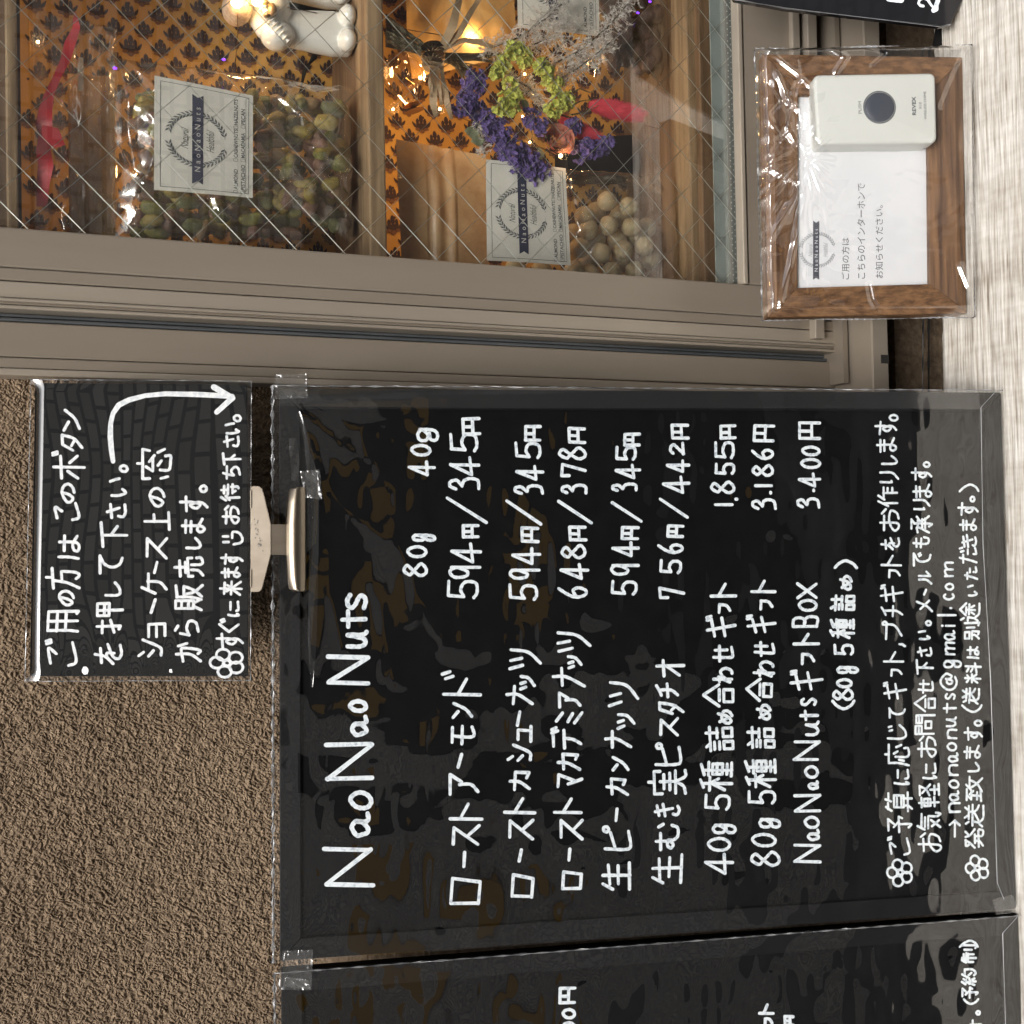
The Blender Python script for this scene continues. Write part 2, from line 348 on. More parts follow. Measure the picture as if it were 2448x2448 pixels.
def ribbon(mb, pts3, n, w, off):
    """flat marker stroke of width w through 3-D points on a plane with normal n, raised by off"""
    p = [pts3[0]]
    for q in pts3[1:]:
        if np.linalg.norm(q - p[-1]) > w * .22: p.append(q)
    if len(p) == 1: p.append(p[0] + np.array([w * .25, 0, 0]))
    p = np.array(p) + n * off; k = len(p)
    T = np.zeros_like(p); T[1:-1] = p[2:] - p[:-2]; T[0] = p[1] - p[0]; T[-1] = p[-1] - p[-2]
    T /= (np.linalg.norm(T, axis=1)[:, None] + 1e-12)
    B = np.cross(n, T); L_ = []
    ww = w * .5 * (1 + .10 * np.sin(np.arange(k) * 1.7 + JR.rand() * 6))
    # mitre at sharp corners: insert round dots instead
    V, Fc = [], []
    def disc(c, r, o2):
        b0 = len(V); e1 = np.cross(n, [0.3, .2, .9]); e1 /= np.linalg.norm(e1); e2 = np.cross(n, e1)
        for a in range(10): V.append(c + r * (e1 * math.cos(a * .62832) + e2 * math.sin(a * .62832)) + n * o2)
        Fc.append(tuple(range(b0, b0 + 10)))
    dd = 6e-6
    for i in range(k - 1):
        t = p[i + 1] - p[i]; t /= (np.linalg.norm(t) + 1e-12); b = np.cross(n, t); o2 = dd * (i % 2)
        b0 = len(V)
        V += [p[i] + b * ww[i] + n * o2, p[i] - b * ww[i] + n * o2, p[i + 1] - b * ww[i + 1] + n * o2, p[i + 1] + b * ww[i + 1] + n * o2]
        Fc.append((b0, b0 + 1, b0 + 2, b0 + 3))
        if i: disc(p[i], ww[i], -dd * (1 + i % 3))
    disc(p[0], ww[0], -dd * 4); disc(p[-1], ww[-1], -dd * 5)
    mb.add(V, Fc)
def write_line(name, items, crop, pl, parent, w, off=.00025, material=None, label=None):
    """items: (char, y0, y1, x0, x1) read off an enlargement with origin and scale crop"""
    ox, oy, sc = crop; n = pl[1]; mb = MB(); k = 0
    for i in range(1, len(items)):       # words standing well apart are separate pieces of lettering
        c0 = items[i - 1][5] if len(items[i - 1]) > 5 else crop; c1_ = items[i][5] if len(items[i]) > 5 else crop
        if (c0[1] + items[i - 1][2] / c0[2]) - (c1_[1] + items[i][1] / c1_[2]) > 42:
            write_line(name, items[:i], crop, pl, parent, w, off, material, label); return write_line(name, items[i:], crop, pl, parent, w, off, material, label)
    for it in items:
        ch, y0, y1, x0, x1 = it[:5]; cr = it[5] if len(it) > 5 else crop; ox, oy, sc = cr
        hw = w / 2 / .00023
        for s in char_px(ch, oy + y0 / sc - hw, oy + y1 / sc + hw, ox + x0 / sc + hw, ox + x1 / sc - hw):
            pts = np.array([P(a, b, pl) for a, b in s])
            ribbon(mb, pts, n, w, off + (k % 7) * 4e-5); k += 1
    o = mb.build(name, material or M_white, parent)
    if label: o['label'] = label
    return o
# ---------------------------------------------------------------- planes fixed by the camera calibration
n_of = lambda a, b, c: (lambda q: q / np.linalg.norm(q))(np.cross(b - a, c - a))
Pt = P(665, 1500, WY(-.050)); Pb = P(2402, 1500, WY(-.147))
_up = (Pt - Pb) / np.linalg.norm(Pt - Pb)
_n = np.cross(_up, np.array([1., 0, 0])); _n /= np.linalg.norm(_n); _n = _n if _n[1] < 0 else -_n
BOARD = (Pb, _n)
ZL = P(2412, 1500, BOARD)[2] - .001             # top of the ledge
St = P(80, 1300, WY(-.016)); Sb = P(598, 1300, WY(-.053))
_su = (St - Sb) / np.linalg.norm(St - Sb); _sn = np.cross(_su, np.array([1., 0, 0])); _sn /= np.linalg.norm(_sn); _sn = _sn if _sn[1] < 0 else -_sn
SIGN = (Sb, _sn)
HZ = lambda z: (np.array([0, 0, z]), np.array([0, 0, 1.0]))

# ---------------------------------------------------------------- street, opposite building, ledge, wall
def stone_mat():
    m, out, N, L = NT('grey_tile_facade')
    tc = N('TexCoord'); mp = N('Mapping'); mp.inputs['Rotation'].default_value = (R(90), 0, 0); L(tc.outputs['Object'], mp.inputs[0])
    br = N('TexBrick', i_Scale=1.0); br.inputs['Brick Width'].default_value = .17; br.inputs['Row Height'].default_value = .085
    br.inputs['Mortar Size'].default_value = .012; br.inputs['Color1'].default_value = (.50, .47, .42, 1); br.inputs['Color2'].default_value = (.68, .64, .58, 1)
    br.inputs['Mortar'].default_value = (.27, .255, .235, 1); L(mp.outputs[0], br.inputs['Vector'])
    b = N('BsdfPrincipled', i_Roughness=.7); L(br.outputs['Color'], b.inputs['Base Color']); L(b.outputs[0], out.inputs[0]); return m
M_facade = stone_mat()
tag(MB().box((-60, -60, -.2), (60, .0, 0)).build('street', M_asphalt), kind='structure')
ob = empty('opposite_building', (0, -5.6, 0), 'grey tiled building across the street behind the photographer', 'building')
MB().box((-14, -8, 2.35), (-1.15, -5.6, 6.3)).build('tiled_wall', M_facade, ob)
MB().box((-1.15, -8, 2.75), (1.6, -5.6, 6.3)).build('tiled_wall', M_facade, ob)
MB().box((1.6, -8, 2.35), (14, -5.6, 6.3)).build('tiled_wall', M_facade, ob)
MB().box((-14, -8, 0), (-1.15, -5.6, 2.35)).build('lower_wall', M_facade, ob)
MB().box((1.6, -8, 0), (14, -5.6, 2.35)).build('lower_wall', M_facade, ob)
MB().box((-1.15, -5.9, 0), (1.6, -5.75, 2.75)).build('dark_reflection_panel', mat('dark_reflection_paint', (.012, .012, .013), .5), ob)  # added panel: stands in for the photographer's dark reflection in the board film
MB().box((-3.3, -5.59, 1.8), (-1.7, -5.50, 2.2)).build('ochre_reflection_panel', mat('ochre_panel', (.55, .30, .03), .6), ob)  # both ochre panels are added to give ochre reflections in the board film
MB().box((-.5, -5.59, 2.0), (1.1, -5.50, 2.6)).build('ochre_reflection_panel', bpy.data.materials['ochre_panel'], ob)

def wall_mat():
    m, out, N, L = NT('brown_stucco')
    tc = N('TexCoord'); b = N('BsdfPrincipled', i_Roughness=.9); b.inputs['Specular IOR Level'].default_value = .2
    n = N('TexNoise', i_Scale=240, i_Detail=5); L(tc.outputs['Object'], n.inputs['Vector'])
    n1 = N('TexNoise', i_Scale=9, i_Detail=4); L(tc.outputs['Object'], n1.inputs['Vector'])
    r = N('ValToRGB'); r.color_ramp.elements[0].color = (.092, .062, .040, 1); r.color_ramp.elements[1].color = (.250, .183, .122, 1)
    r.color_ramp.elements[0].position = .28; r.color_ramp.elements[1].position = .68
    mx = N('Mix', data_type='FLOAT'); mx.inputs[0].default_value = .3
    L(n.outputs[0], mx.inputs[2]); L(n1.outputs[0], mx.inputs[3]); L(mx.outputs[0], r.inputs[0])
    L(r.outputs[0], b.inputs['Base Color'])
    v = N('TexNoise', i_Scale=420, i_Detail=6); L(tc.outputs['Object'], v.inputs['Vector'])
    bp = N('Bump', i_Strength=.9, i_Distance=.0012); L(v.outputs[0], bp.inputs['Height']); L(bp.outputs[0], b.inputs['Normal'])
    L(b.outputs[0], out.inputs[0]); return m
M_wall = wall_mat()
XW = P(0, 897, WY(0))[0]                         # the window opening begins here
x0w = P(0, 2700, WY(0))[0]; z1w = P(-60, 1500, WY(0))[2]; z0w = P(740, 1500, WY(0))[2]
def wall_relief(s, t):
    x = s * (XW - x0w) * 1000; y = t * (z1w - z0w) * 1000      # millimetres
    h = np.zeros_like(x)
    wx = (x * .8 + y * .6) + .5 * vnoise(x / 2, y / 2, 21); wy = (y * .8 - x * .6) + .5 * vnoise(x / 2, y / 2, 22)
    for wl, a, sd in ((14, .45, 1), (5.0, .34, 2), (2.0, .58, 3), (1.15, .50, 4)):
        nn = vnoise(wx / wl, wy / wl, sd)
        h += a * (2.4 * np.abs(nn) - .8 if wl < 5 else nn)
    h = np.clip(h, -1.3, 2)
    return h * .00088
nz = lambda z: z
wall = grid('stucco_wall', [(x0w, 0, z1w), (XW, 0, z1w), (XW, 0, z0w), (x0w, 0, z0w)], 1200, 560, M_wall, wall_relief, n=np.array([0, -1., 0]), smooth=False)
tag(wall, kind='structure')
lo = MB()
lo.box((-3.2, 0, z0w - .0), (x0w, .12, 3.2)); lo.box((x0w, 0, z1w), (XW, .12, 3.2))
lo.box((-3.2, .0, 0), (XW, .12, z0w)); lo.box((XW, .0, 0), (2.0, .12, P(2130, 500, WY(0))[2])); lo.box((x0w, .004, z0w), (XW, .12, z1w))
tag(lo.build('outer_wall', M_wall), kind='structure')

# weathered ledge plank: relief runs along the grain
def ledge_mat():
    m, out, N, L = NT('weathered_plank')
    tc = N('TexCoord'); b = N('BsdfPrincipled', i_Roughness=.85); b.inputs['Specular IOR Level'].default_value = .2
    mp = N('Mapping'); mp.inputs['Scale'].default_value = (.05, 1, 1); L(tc.outputs['Object'], mp.inputs[0])
    mq = N('Mapping'); mq.inputs['Scale'].default_value = (1, .35, 1); L(tc.outputs['Object'], mq.inputs[0])
    n = N('TexNoise', i_Scale=620, i_Detail=7); L(mp.outputs[0], n.inputs['Vector'])
    n2 = N('TexNoise', i_Scale=34, i_Detail=5); L(mq.outputs[0], n2.inputs['Vector'])
    n3 = N('TexNoise', i_Scale=150, i_Detail=3); L(mq.outputs[0], n3.inputs['Vector'])
    a = N('Mix', data_type='FLOAT'); a.inputs[0].default_value = .30; L(n.outputs[0], a.inputs[2]); L(n2.outputs[0], a.inputs[3])
    c = N('Mix', data_type='FLOAT'); c.inputs[0].default_value = .2; L(a.outputs[0], c.inputs[2]); L(n3.outputs[0], c.inputs[3])
    r = N('ValToRGB'); e = r.color_ramp.elements
    e[0].position = .33; e[0].color = (.23, .20, .165, 1); e[1].position = .60; e[1].color = (.60, .575, .53, 1)
    k = e.new(.43); k.color = (.37, .335, .29, 1)
    mk_ = N('Mapping'); mk_.inputs['Scale'].default_value = (.07, 1, 1); mk_.inputs['Rotation'].default_value = (0, 0, .02); L(tc.outputs['Object'], mk_.inputs[0])
    n4 = N('TexNoise', i_Scale=300, i_Detail=3); L(mk_.outputs[0], n4.inputs['Vector'])
    r4 = N('ValToRGB'); r4.color_ramp.elements[0].position = .30; r4.color_ramp.elements[0].color = (.48, .43, .37, 1); r4.color_ramp.elements[1].position = .40; r4.color_ramp.elements[1].color = (1, 1, 1, 1)
    L(n4.outputs[0], r4.inputs[0]); mm_ = N('Mix', data_type='RGBA', blend_type='MULTIPLY'); mm_.inputs[0].default_value = .8
    L(c.outputs[0], r.inputs[0]); L(r.outputs[0], mm_.inputs[6]); L(r4.outputs[0], mm_.inputs[7]); L(mm_.outputs[2], b.inputs['Base Color'])
    bp = N('Bump', i_Strength=.8, i_Distance=.0012); L(n.outputs[0], bp.inputs['Height']); L(bp.outputs[0], b.inputs['Normal'])
    L(b.outputs[0], out.inputs[0]); return m
M_ledge = ledge_mat()
yb = P(2249, 850, HZ(ZL))[1]
led = empty('wooden_ledge', (0, yb, ZL - .04), 'weathered pale wooden plank ledge carrying the boards and the framed doorbell card', 'ledge')
xs = np.linspace(-1.4, .9, 900); ys = np.linspace(yb, yb - .24, 120)
X, Y = np.meshgrid(xs, ys)
edge = .0022 * vnoise(X[0] * 60, X[0] * 0, 5) + .0012 * vnoise(X[0] * 210, X[0] * 0, 6)
Y = Y + edge[None, :] * np.exp(-(yb - Y) / .006)
Z = ZL + .0006 * vnoise(X * 6, Y * 420, 8) + .0004 * vnoise(X * 30, Y * 900, 9) - .0016 * np.exp(-((yb - Y) / .0025)) 
Vt = np.stack([X, Y, Z], -1).reshape(-1, 3); nn_ = 900
F_ = [(j * nn_ + i, (j + 1) * nn_ + i, (j + 1) * nn_ + i + 1, j * nn_ + i + 1) for j in range(119) for i in range(nn_ - 1)]
v2 = Vt[:nn_] - np.array([0, 0, .04]); Vt = np.vstack([Vt, v2]); b0 = nn_ * 120
F_ += [(i, i + 1, b0 + i + 1, b0 + i) for i in range(nn_ - 1)]
mk('plank', Vt, F_, M_ledge, led, True)
MB().box((-1.4, yb - .235, ZL - .045), (.9, yb - .002, ZL - .012)).build('plank_underside', M_ledge, led)
for xx in (-1.0, .7): MB().box((xx, yb - .2, .0), (xx + .06, yb - .14, ZL - .045)).build('leg', M_ledge, led)

# ---------------------------------------------------------------- window
ZT = 2.35
win = empty('sliding_window', (XW, 0, P(2050, 870, WY(-.014))[2]), 'bronze aluminium sliding window with wired glass beside the stucco wall', 'window')
xa = lambda v, y: P(0, v, WY(y))[0]
za = lambda u, y, v=400: P(u, v, WY(y))[2]
def upright(name, v0, v1, y0, y1, ub, m, bw=.0008, zt=ZT):
    o = MB().box((xa(v0, y0), y0, za(ub, y0, (v0 + v1) / 2 + 90)), (xa(v1, y0), y1, zt)).build(name, m, win)
    return bevel(o, bw)
upright('jamb_edge', 896, 879, -.016, .06, 2052, M_alu_lt)
upright('jamb', 878.5, 853, -.0145, .06, 2052, M_alu)
upright('jamb_groove', 853, 851.6, -.012, .05, 2052, M_groove)
upright('jamb_face', 851.5, 768, -.0145, .06, 2052, M_alu)
upright('gasket', 767.5, 757, -.012, .05, 2040, M_gasket, .002)
upright('gasket', 756.5, 747, -.009, .05, 2040, M_gasket, .002)
upright('jamb_return', 746.5, 700, .012, .05, 2040, M_alu)
upright('stile_lip', 736, 727, -.0215, .01, 2000, M_alu_lt)
upright('stile_lip_groove', 726.6, 719, -.0198, .01, 1999, M_alu)
upright('stile_lip', 718.6, 710, -.0215, .01, 1999, M_alu_lt)
upright('stile_flange', 709.6, 670.5, -.0195, .01, 1998, M_alu_lt)
upright('stile_groove', 670.4, 668.3, -.012, .012, 1996, M_groove)
upright('stile_edge', 668.2, 638.5, -.0195, .012, 1996, M_alu)
upright('stile_line', 638.4, 637, -.018, .012, 1900, M_groove)
upright('stile', 636.9, 541, -.0195, -.0075, 1920, M_alu, .0012)
XG = xa(541, -.0195); XR = .62
zb0, zb1 = za(1773, -.0195), za(1905, -.0195)
# lower rail, tracks and sill
def rail(name, u0, u1, y0, y1, m, x0=None, x1=XR, bw=.0008):
    o = MB().box((XG if x0 is None else x0, y0, za(u1, y0)), (x1, y1, za(u0, y0))).build(name, m, win); return bevel(o, bw)
rail('rail_lip', 1773, 1783, -.0215, -.0125, M_alu_lt)
rail('lower_rail', 1783.4, 1900, -.0195, -.0125, M_alu, bw=.0015)
rail('rail_lip', 1903, 1921, -.0235, .01, M_alu_lt, XG + .001)
rail('rail_groove', 1921.3, 1936, -.014, .01, M_alu, XG + .001)
rail('track', 1940, 1962, -.026, .012, M_alu_lt, xa(700, -.02))
xj = xa(896, -.016)
zs = P(2086, 880, WY(-.050))[2]
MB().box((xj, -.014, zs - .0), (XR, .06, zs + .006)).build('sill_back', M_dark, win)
sl = MB().slab([(xj, -.050, zs), (XR, -.050, zs), (XR, -.012, zs + .004), (xj, -.012, zs + .004)], (0, 0, -.0015)).build('sill_top', M_alu, win)
bevel(MB().box((xj, -.0515, zs - .0125), (XR, -.0495, zs + .0006)).build('sill_nose', M_alu_lt, win), .0004)
MB().box((P(2100, 868, WY(-.0517))[0], -.0522, zs - .0125), (P(2100, 848, WY(-.0517))[0], -.0516, zs - .006)).build('drain_slot', M_dark, win)
for k, uu in enumerate((1995, 2030)):
    zz = P(uu, 870, WY(-.02))[2]
    MB().box((xj + .012, -.03 + .006 * k, zz - .004), (XR, .02, zz)).build('track', M_alu, win)
# glass and its dotted spacer
YG = -.0105
gz1 = za(1764, YG)
MB().box((XG - .004, YG, gz1), (XR, YG + .0004, ZT)).build('glass_pane', M_glass, win)
sp = MB().box((XG, YG + .001, za(1759, YG)), (XR, YG + .006, za(1743, YG))).build('spacer_strip', mat('grey_spacer', (.16, .17, .165), .5), win)
dt = MB(); M_dot = mat('bright_dot', (.8, .82, .8), .4)
xx = XG + .002; k = 0
while xx < .46:
    zc = za(1748 if k % 2 else 1755, YG); r_ = .00042
    dt.add([(xx + r_ * math.cos(a * 1.0472), YG + .0007, zc + r_ * math.sin(a * 1.0472)) for a in range(6)], [(0, 1, 2, 3, 4, 5)]); xx += .0021; k += 1
tag(dt.build('spacer_holes', M_dot, win), kind='stuff')
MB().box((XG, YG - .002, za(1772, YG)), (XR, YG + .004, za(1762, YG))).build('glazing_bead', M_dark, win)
MB().box((XG, YG + .003, za(1744, YG)), (XR, YG + .0042, za(1712, YG))).build('reflection_band', mat('blue_grey_reflection', (.23, .27, .265), .35), win)  # flat blue-grey band: glass reflection put into the colour
# wires inside the glass, each a wire
YW = YG + .0006
def wires(a, b, step, r, ks):
    A, B = P(*a, WY(YW)), P(*b, WY(YW)); d = (B - A) / np.linalg.norm(B - A); C0 = P(*step[0], WY(YW)); C1 = P(*step[1], WY(YW)); w_ = C1 - C0
    me = None
    for k in ks:
        q0 = A + w_ * k; 
        # clip to the pane
        ts = []
        lo_, hi_ = -9, 9
        for ax, mn, mx_ in ((0, XG - .003, .50), (2, gz1 + .001, 1.62)):
            t0, t1 = (mn - q0[ax]) / d[ax], (mx_ - q0[ax]) / d[ax]
            lo_, hi_ = max(lo_, min(t0, t1)), min(hi_, max(t0, t1))
        if hi_ - lo_ < .004: continue
        MB().tube([q0 + d * lo_, q0 + d * (lo_ + hi_) / 2, q0 + d * hi_], r, 5).build('mesh_wire', M_wire, win)
wires((147, 0), (384, 252), ((28, 0), (147, 0)), .00034, range(-16, 26))
YW = YG + .0012
wires((0, 194), (235, 9), ((0, 64), (0, 194)), .00030, range(-12, 26))
# ---------------------------------------------------------------- boards leaning on the ledge
C1 = (0, 850, 2.2728); C5 = (600, 880, 2.76); C6 = (1200, 880, 2.76); C7 = (1748, 880, 2.76)
R1 = (600, 1500, 2.76); R2 = (1200, 1500, 2.76); R3 = (1748, 1500, 2.76); R4 = (600, 2000, 2.1467); R5 = (1500, 2000, 2.038)
def rails(parent, c, w, n, th, m, name='frame_rail'):
    """four mitred frame strips round corners c = TL,TR,BR,BL"""
    c = [np.array(p) for p in c]; cen = sum(c) / 4; inn = []
    for i in range(4):
        a = c[(i + 1) % 4] - c[i]; b = c[i - 1] - c[i]; a /= np.linalg.norm(a); b /= np.linalg.norm(b)
        inn.append(c[i] + (a + b) * w)
    for i in range(4):
        j = (i + 1) % 4; g = (c[j] - c[i]); g = g / np.linalg.norm(g) * .00012
        bevel(MB().slab([c[i] + g, c[j] - g, inn[j] - g, inn[i] + g], n * th).build(name, m[i % 2] if isinstance(m, tuple) else m, parent), .0006)
    return inn
CORNER = [[(673, 956), (713, 983), (767, 1045), (792, 1077), (841, 1094)], [(722, 958), (797, 1008), (836, 1042), (854, 1094), (896, 1169)], [(713, 1000), (732, 1067), (747, 1131), (747, 1305)], [(747, 971), (822, 1013), (970, 1072)],
   [(780, 1175), (800, 1215), (880, 1300)], [(775, 1330), (776, 1420), (800, 1560)], [(900, 1290), (940, 1400), (985, 1520), (1010, 1560)], [(860, 1420), (880, 1500), (900, 1640)]]
def crease_film(seed, amp=.0016, rx=.32, ry=.44):
    def f(s, t):
        h0 = 0
        if seed == 3:
            X_ = s * rx; Y_ = t * ry
            for k, pts in enumerate(CORNER):
                q = [((2300 - v) / 1376 * rx, (u - 666) / 1740 * ry * (1.13 - .13 * (u - 666) / 1740)) for u, v in pts]; best = np.full_like(X_, 9.)
                for (x0, y0), (x1, y1) in zip(q[:-1], q[1:]):
                    L2 = (x1 - x0) ** 2 + (y1 - y0) ** 2; u_ = np.clip(((X_ - x0) * (x1 - x0) + (Y_ - y0) * (y1 - y0)) / L2, 0, 1)
                    best = np.minimum(best, np.hypot(X_ - x0 - u_ * (x1 - x0), Y_ - y0 - u_ * (y1 - y0)))
                h0 = h0 + (.00022 + .00006 * (k % 3)) * np.exp(-(best / .0030) ** 2) + .0004 * np.exp(-(best / .011) ** 2)
        x = s * rx * 100; y = t * ry * 100      # centimetres
        h = amp * vnoise(x / 5.5 + seed, y / 4.2, seed) + amp * .45 * vnoise(x / 2.2, y / 2.6 + seed, seed + 1) + amp * .12 * (1 - 2 * np.abs(vnoise(x / 1.6 + 3, y / .9, seed + 2)))
        e = np.minimum(np.minimum(s, 1 - s) * rx, np.minimum(t, 1 - t) * ry)
        return (h + h0) * np.clip(e / .02, 0, 1)
    return f
def board(name, label, cor, seed, group):
    c = [P(u, v, BOARD) for u, v in cor] if not isinstance(cor[0], np.ndarray) else cor
    n = BOARD[1]
    b = empty(name, (c[2] + c[3]) / 2, label, 'blackboard', group)
    MB().slab([p - n * .0012 for p in c], -n * .006).build('board_panel', M_black, b)
    rails(b, [p - n * .0011 for p in c], .0115, n, .0022 , M_blackrail)
    return b, c, n
mc = [(669, 2296), (667, 929), (2391, 939), (2427, 2172)]
mb1, c1, nb = board('menu_board', 'black menu board handwritten with nut prices, clipped under the small notice', mc, 3, 'black menu boards on the ledge')
Xd = (c1[0] - c1[1]) / np.linalg.norm(c1[0] - c1[1]); Xe = (c1[3] - c1[2]) / np.linalg.norm(c1[3] - c1[2])
tr2 = P(672, 2322, BOARD); br2 = P(2432, 2186, BOARD)
mb2, c2, _ = board('menu_board', 'second black menu board at the lower edge with only the ends of its lines showing', [tr2 + Xd * .31, tr2, br2, br2 + Xe * .31], 9, 'black menu boards on the ledge')
PL = (BOARD[0] - BOARD[1] * .0012, BOARD[1])
def cover(b, c, seed, out=(.004, .004, .004, .004)):
    n = BOARD[1]; h = (c[1] - c[0]) / np.linalg.norm(c[1] - c[0]); vv = (c[0] - c[3]) / np.linalg.norm(c[0] - c[3])
    q = [c[0] - h * out[0] + vv * out[1], c[1] + h * out[2] + vv * out[1], c[2] + h * out[2] - vv * out[3] , c[3] - h * out[0] - vv * out[3]]
    q = [p + n * .0032 for p in q]
    grid('plastic_cover', q, 240, 320, M_film, crease_film(seed), b, n)
    for i in (0, 1):
        j = (i + 1) % 4; pts = [q[i] * (1 - t) + q[j] * t - n * .0006 for t in np.linspace(0, 1, 40)]
        MB().tube(pts, [.0013 if i == 0 else .0006] * 40, 12).build('cover_fold', M_filmedge, b, True)
    return q
q1 = cover(mb1, c1, 3, (.0, .0035, .0012, 0)); q2 = cover(mb2, c2, 9, (0, .0035, 0, 0))
# welded seam of the cover near the lower edge
def seam(b, pts):
    p = [P(u, v, (BOARD[0] + BOARD[1] * .0036, BOARD[1])) for u, v in pts]
    MB().tube(p, .00022, 5).build('cover_seam', M_filmedge, b)
seam(mb1, [(2378, 938), (2345, 974), (2350, 1300), (2368, 1620), (2384, 2110), (2400, 2150)])
seam(mb2, [(2432, 2192), (2397, 2231), (2404, 2448), (2412, 2700)])
# doubled strips of film near the top edge
def strip_film(b, pts_l, pts_r, seed):
    V = []; m = 26
    for t in np.linspace(0, 1, m):
        def lerp(pp):
            k = t * (len(pp) - 1); i = min(int(k), len(pp) - 2); f = k - i; return pp[i][0] * (1 - f) + pp[i + 1][0] * f, pp[i][1] * (1 - f) + pp[i + 1][1] * f
        l, r = lerp(pts_l), lerp(pts_r)
        for s_ in np.linspace(0, 1, 5): V.append(P(l[0] * (1 - s_) + r[0] * s_, l[1] * (1 - s_) + r[1] * s_, BOARD) + BOARD[1] * (.0055 + .00025 * math.sin(s_ * 5 + t * 7 + seed)))
    mk('cover_overlap', V, [(i * 5 + j, i * 5 + j + 1, (i + 1) * 5 + j + 1, (i + 1) * 5 + j) for i in range(m - 1) for j in range(4)], M_overlap, b, True)
strip_film(mb1, [(735, 1180), (739, 1330), (736, 1520), (742, 1640)], [(762, 1185), (761, 1330), (757, 1520), (748, 1640)], 1)
strip_film(mb1, [(709, 990), (727, 1060), (733, 1120), (735, 1180)], [(717, 985), (742, 1055), (755, 1120), (762, 1185)], 2)
strip_film(mb1, [(690, 1050), (694, 1100), (697, 1150)], [(708, 1050), (716, 1100), (713, 1150)], 4)
strip_film(mb1, [(668, 930), (1200, 932), (1800, 933), (2330, 936)], [(668, 974), (1200, 978), (1800, 978), (2330, 980)], 3)

# adhesive tape pieces, crinkled
def tape(b, cor, seed, plane=BOARD, off=.0056, name='tape'):
    c = [P(u, v, plane) + plane[1] * off for u, v in cor]
    def f(s, t):
        e = np.minimum(np.minimum(s, 1 - s), np.minimum(t, 1 - t))
        return .0004 * vnoise(s * 4, t * 4 + seed, seed) + .0008 * np.abs(vnoise(s * 9, t * 9, seed + 1)) * np.clip(1 - e / .22, 0, 1)
    grid(name, c, 40, 40, M_tape, f, b, plane[1])
tape(mb1, [(657, 958), (657, 900), (733, 898), (735, 955)], 1, off=.0068)
tape(mb1, [(728, 1190), (716, 1128), (764, 1124), (770, 1196)], 2)
tape(mb1, [(662, 2355), (676, 2264), (748, 2262), (744, 2358)], 3)
tape(mb1, [(2368, 2180), (2360, 2144), (2404, 2132), (2432, 2172)], 4)
tape(mb1, [(676, 2345), (680, 2322), (738, 2330), (742, 2354)], 5, off=.0075)

